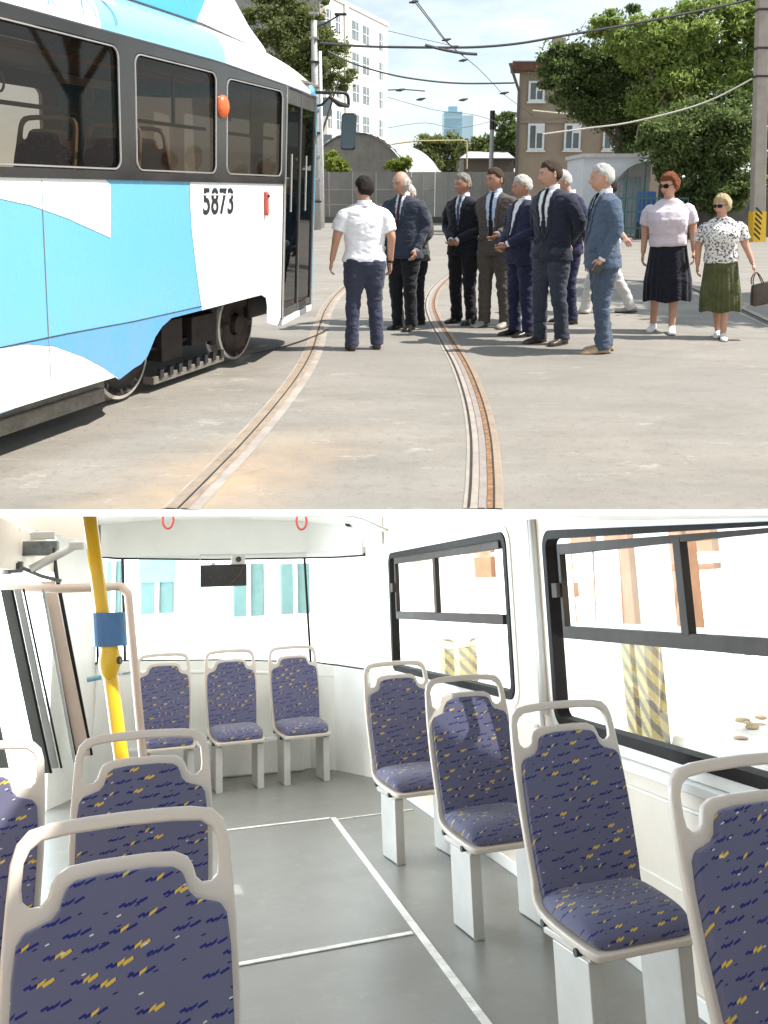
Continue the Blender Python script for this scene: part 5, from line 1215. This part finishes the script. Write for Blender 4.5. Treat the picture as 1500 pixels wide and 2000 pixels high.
        for sd_,sh,e,w_,a in J: limb(mb,[sh+V((-sd_*.045,0,-.035)),sh.lerp(e,.35)+V((-sd_*.004,0,0)),sh.lerp(e,.80)+V((sd_*.002,0,0))],[.052*b,.064*b,.063*b,.064*b] if top=='blouse' else [.062*b,.070*b,.068*b,.067*b],14)
        me=remeshed(mb,.0105,5,wrinkle(.009,7,13,seed)); finish(me,'shirt' if top=='polo' else 'blouse',tc,t)
        mb=MB()
        if top=='polo': mb.loft([ell(V((0,.004,1.440)),.086,.076),ell(V((0,.006,1.47)),.072,.066),ell(V((0,.010,1.50)),.064,.060)],cap=False); mb.build('collar',tc,t,smooth=True,solid=.008)
        if top=='polo':
            mb=MB(); mb.loft([ell(V((0,.004,1.428)),.094,.080),ell(V((0,.004,1.436)),.090,.079)],cap=False); mb.build('collar_stripe',mat('navy_stripe',(.03,.05,.09),.7),t,smooth=True,solid=.004)
    # ---- skin: neck, arms, calves
    hy=heady-.02; hc_=V((0,-.012+hy,1.603)); mb=MB()
    mb.loft([ell(V((0,0,.82)),.12*b,.08*b),ell(V((0,0,1.0)),.12*b,.075*b),ell(V((0,0,1.25)),.14*b,.08*b),ell(V((0,0,1.38)),.13*b,.06*b),ell(V((0,0,1.44)),.06,.045)])
    limb(mb,[V((0,.012,1.40)),V((0,.010+hy*.5,1.49)),V((0,.012+hy,1.58))],[.062,.054,.054],12)
    for sd_,sh,e,w_,a in J:
        if top=='suit': limb(mb,[sh,sh.lerp(e,.5),e,e.lerp(w_,.5),w_+(w_-e).normalized()*.01],[.04,.036,.034,.03,.027],10,4)
        else: limb(mb,[sh.lerp(e,.45),e.lerp(sh,.25),e,e.lerp(w_,.35),w_],[.050*b,.046*b,.042*b,.043,.036,.027],12)
    if leg is None:
        for sd_,hip,k_,an in kn: limb(mb,[hip,hip.lerp(k_,.8),k_,k_.lerp(an,.35)+V((0,.012,0)),an+V((0,.0,-.01))],[.075,.060,.054,.056,.048,.036],12)
    me=remeshed(mb,.009,4)
    P=MB(); P.v=[tuple(v.co) for v in me.vertices]; P.f=[tuple(p.vertices) for p in me.polygons]; P.m=[0]*len(P.f)
    for sd_,sh,e,w_,a in J:
        d=(w_-e).normalized()
        if a=='clasp' or a=='back': hand(P,w_,(d*.7+V((-sd_*.45,0,-.35))).normalized(),V((0,-1 if a=='clasp' else 1,.5)),.45,V((0,1,0)))
        else: hand(P,w_,(d+V((0,-.05,-.2))).normalized(),V((0,-1,0)),hand_curl,V((-sd_,0,0)))
    HM=Matrix.Translation(hc_)@Matrix.Rotation(-R(hyaw),4,'Z')@Matrix.Rotation(R(hpitch),4,'X')@Matrix.Diagonal((1.05,1.06,1.05,1))
    build_head(t,P,HM,skin,None,hair,style,glasses)
    P.build('body',[skin,lipm],t,smooth=True)
    if extra: extra(t,J,kn)
    return t,M,J
def cloth(n,c,var=.10,r=.85,bs=260):
    if n in _mc: return _mc[n]
    m,nt,b=newmat(n); v=coords('Object',(1,1,1)); v2=coords('Object',(1,1,1.9)); n1=noise(5,4,.6,v)
    lk(mixc(n1,tuple(k*(1-var*2) for k in c),tuple(min(1,k*(1+var*2)) for k in c)),b.inputs['Base Color']); b.inputs['Roughness'].default_value=r; b.inputs['Specular IOR Level'].default_value=.2; b.inputs['Sheen Weight'].default_value=.15
    nn=nd('ShaderNodeTexNoise'); nn.inputs['Scale'].default_value=7; nn.inputs['Detail'].default_value=3; nn.inputs['Distortion'].default_value=1.2; lk(v2,nn.inputs[0])
    lk(bump(S(nn.outputs[0])+noise(bs,2,.5,v)*.02,.30 if c[0]>.3 else .6,.045),b.inputs['Normal']); _mc[n]=m; return m
navy=cloth('suit_navy',(.020,.023,.038)); dnavy=cloth('suit_dark_navy',(.011,.012,.019)); indigo=cloth('suit_indigo',(.019,.020,.052)); blue=cloth('suit_blue',(.070,.100,.150)); slate=cloth('suit_slate',(.037,.043,.062)); brown=cloth('suit_greybrown',(.085,.070,.058)); grn=cloth('jacket_greygreen',(.075,.080,.070))
blackc=cloth('trousers_black',(.012,.012,.015)); jeans=cloth('jeans_dark',(.040,.045,.075),.25); wsh=cloth('shirt_white',(.74,.74,.76),.03); bsh=cloth('shirt_pale_blue',(.50,.58,.72),.04); beige=cloth('trousers_beige',(.40,.34,.26)); lightt=cloth('trousers_light',(.55,.53,.50))
tied=cloth('tie_dark',(.012,.012,.022)); tieb=cloth('tie_blue',(.05,.08,.17)); tiep=cloth('tie_plum',(.06,.02,.03)); 
def hairm(n,c,var):
    m,nt,b=newmat(n); v=coords('Object',(9,9,1.6)); k=noise(30,4,.7,v); lk(mixc(ramp(k,[(.3,0),(.7,1)]),tuple(x*(1-var*1.6) for x in c),tuple(min(1,x*(1+var)) for x in c)),b.inputs['Base Color'])
    b.inputs['Roughness'].default_value=.65; b.inputs['Specular IOR Level'].default_value=.25; lk(bump(k,.9,.02),b.inputs['Normal']); return m
hw=hairm('hair_white',(.62,.60,.56),.15); hg=hairm('hair_grey',(.30,.27,.24),.25); hbr=hairm('hair_brown',(.075,.045,.028),.3); hdk=hairm('hair_dark',(.028,.018,.013),.3); hred=hairm('hair_auburn',(.25,.075,.03),.3); hbl=hairm('hair_blond',(.62,.47,.26),.2)
tan_shoe=mat('shoe_tan',(.45,.30,.17),.6,0,.15,10); brshoe=mat('shoe_brown',(.05,.03,.02),.35,0,.2,10); gshoe=mat('shoe_grey',(.33,.30,.26),.55,0,.15,10); wshoe=mat('shoe_white',(.78,.75,.70),.5,0,.06,10)
def watch(t,J,kn):
    e,w_=J[1][2],J[1][3]; d=(w_-e).normalized(); mb=MB(); mb.tube([w_-d*.035,w_-d*.012],.031,12); mb.build('watch',dark,t,smooth=True)
person('man in a white polo shirt and dark jeans seen from behind beside the left rail',(712,683),1.69,172,'polo',cloth('polo_white',(.80,.80,.84),.02),jeans,shoe=mat('shoe_dark_brown',(.04,.028,.022),.45,0,.2,10),hair=hdk,style='short',arms=(((.275,.0,1.15),(.325,-.05,.90)),((.265,.04,1.14),(.275,-.06,.88))),hyaw=-22,hpitch=6,bulk=1.10,feet=((.135,.02),(-.135,-.03)),hemz=.90,extra=watch)
person('bald man in a slate blazer and plum tie facing the man in white',(788,643),1.77,28,'suit',slate,blackc,wsh,tiep,None,hw,'bald',(('hang','hang') if False else (((.255,.03,1.13),(.21,-.10,.90)),'low')),hyaw=22,hpitch=10,bulk=1.10,vz=1.10,feet=((.10,0),(-.09,.05)),belly=.03,skin=skinm,heady=-.02)
person('man in a grey-green jacket almost hidden behind the bald man',(812,632),1.64,60,'suit',grn,blackc,wsh,None,None,hw,'receding',('low','hang'),hyaw=0,bulk=1.12,feet=((.10,0),(-.09,.03)),heady=-.09)
person('man in a black suit and blue tie with hands clasped, nearest the double rail',(905,631),1.76,38,'suit',dnavy,blackc,wsh,tieb,None,hg,'short',('clasp','clasp'),hyaw=15,bulk=1.02,vz=1.10,feet=((.11,0),(-.11,.02)),skin=skint)
person('man in an open grey-brown suit and black tie with one hand at his belt',(967,638),1.81,35,'suit',brown,brown,bsh,tied,gshoe,hbr,'short',('belt','back'),hyaw=18,bulk=1.05,vz=.96,vopen=.022,feet=((.12,.02),(-.12,-.03)),skin=skint)
person('white-haired man in an indigo suit seen from the side, forearms held out in front',(1022,655),1.72,62,'suit',indigo,indigo,wsh,None,None,hw,'short',(((.25,-.03,1.16),(.06,-.26,1.02)),((.25,-.03,1.16),(.05,-.27,1.00))),hyaw=20,hpitch=8,bulk=1.12,belly=.07,feet=((.09,0),(-.09,-.05)),skin=skint)
person('tallest man, brown-haired in an open navy suit and black tie, hands behind his back',(1076,670),1.85,52,'suit',navy,slate,wsh,tied,brshoe,hbr,'short',('back','back'),hyaw=32,bulk=1.06,vz=.99,vopen=.022,feet=((.12,.03),(-.10,-.05)))
person('white-haired man in an indigo suit hidden behind the tall brown-haired man',(1110,631),1.80,80,'suit',indigo,indigo,wsh,tied,brshoe,hbl if False else hw,'receding',('back','back'),hyaw=10,bulk=1.05,feet=((.10,0),(-.10,.02)),heady=-.06)
pf=person('white-haired man in a mid-blue suit and tan shoes holding a phone',(1178,688),1.80,84,'suit',blue,cloth('trousers_blue',(.062,.085,.125)),wsh,tied,tan_shoe,hw,'short',(((.24,.02,1.14),(.20,-.09,.90)),('hang')),hyaw=8,hpitch=4,bulk=1.08,belly=.05,feet=((.07,-.03),(-.08,.05)),vz=1.02)
person('striding man in light trousers hidden behind the blue-suited man',(1190,612),1.72,95,'polo',bsh,lightt,shoe=gshoe,hair=hdk,style='short',arms=('hang','back'),hyaw=0,bulk=1.0,feet=((.07,-.33),(-.07,.30)),hemz=.90)
blouse=cloth('blouse_pink',(.62,.54,.58),.04)
def floral():
    m,nt,b_=newmat('floral_blouse'); v=coords('Object'); vo=nd('ShaderNodeTexVoronoi'); vo.inputs['Scale'].default_value=19; lk(v,vo.inputs[0])
    n=noise(38,4,.65,v); c=mixc(n.gt(.53),(.74,.71,.66),(.045,.045,.075)); c=mixc(S(vo.outputs['Distance']).lt(.28),c,(.72,.68,.64)); lk(c,b_.inputs['Base Color']); b_.inputs['Roughness'].default_value=.85; return m
def skirt(name,m,hem,w0,w1,pl,amp,slit=0):
    def f(t,J,kn):
        mb=MB(); rings=[]; N=96
        for k in range(13):
            q=k/12; z=1.02+(hem-1.02)*q; wd=w0+(w1-w0)*min(1,q*1.5)*(.75+.25*q); dp=wd*.72
            rings.append([Vector(((wd+amp*q*math.sin(a*pl+math.sin(a*3)*1.5))*math.cos(a),(dp+amp*q*math.sin(a*pl+math.sin(a*3)*1.5))*math.sin(a)+.02*q*math.sin(a*2),z+(.012*math.sin(a*5) if k==12 else 0))) for a in [2*math.pi*i/N for i in range(N)]])
        mb.loft(rings,cap=False); mb.build(name,m,t,smooth=True,solid=.004)
    return f
blk=cloth('skirt_black',(.012,.012,.02),.2); olive=cloth('skirt_olive',(.085,.090,.035),.45)
person('auburn-haired woman in a pale pink top and long black skirt wearing sunglasses',(1302,648),1.74,22,'blouse',blouse,None,shoe=wshoe,hair=hred,style='woman',arms=(((.25,.02,1.14),(.275,-.03,.89)),((.25,.04,1.14),(.27,.02,.88))),hyaw=30,bulk=1.16,feet=((.06,-.06),(-.16,.10)),hemz=.96,glasses=True,extra=skirt('skirt',blk,.36,.185,.255,16,.012),skin=skinm)
w2=person('short blond woman in a floral blouse and olive pleated skirt carrying a bag',(1405,660),1.52,20,'blouse',floral(),None,shoe=wshoe,hair=hbl,style='bob',arms=(((.27,.02,1.13),(.36,-.05,.90)),((.26,.03,1.14),(.27,.02,.90))),hyaw=32,bulk=1.12,feet=((.04,-.10),(-.02,.12)),hemz=.93,glasses=True,extra=skirt('skirt',olive,.34,.18,.235,26,.012),skin=skinm)
# things held
_,M,J=w2; wp=M@J[0][3]; 
t=thing('handbag','dark brown leather handbag hanging from the blond woman\'s hand','bag',Matrix.Translation(wp+Vector((.045,-.02,-.125))))
mb=MB(); rings=[ell(Vector((.03+0*z,0,z)),w_,d_,16,.45) for z,w_,d_ in((-.30,.125,.055),(-.285,.135,.06),(-.18,.12,.05),(-.09,.10,.032),(-.08,.098,.022))]; mb.loft(rings); mb.build('bag_body',mat('bag_brown',(.050,.032,.022),.4,0,.3,12,90,.2,.003),t,smooth=True,bevel=.004,M=t.matrix_world@Matrix.Rotation(R(-14),4,'Y'))
for yy in(-.025,.025):
    mb=MB(); mb.tube(smooth_path([(-.04,yy,-.085),(-.045,yy,-.02),(-.01,yy*.4,.04),(.04,yy,-.02),(.08,yy,-.10)],5),.006,6); mb.build('strap',mat('bag_brown',(0,0,0)),t,smooth=True)
_,M,J=pf; wp=M@(J[0][3]+Vector((0,-.03,-.075)))
t=thing('phone','black phone in the hand of the blue-suited man','phone',Matrix.Translation(wp)@Matrix.Rotation(R(25),4,'Y')); mb=MB(); mb.box((0,0,0),(.075,.012,.14)); mb.build('case',dark,t,bevel=.004); mb=MB(); mb.box((0,-.0075,0),(.066,.002,.125)); mb.build('screen',scr,t)
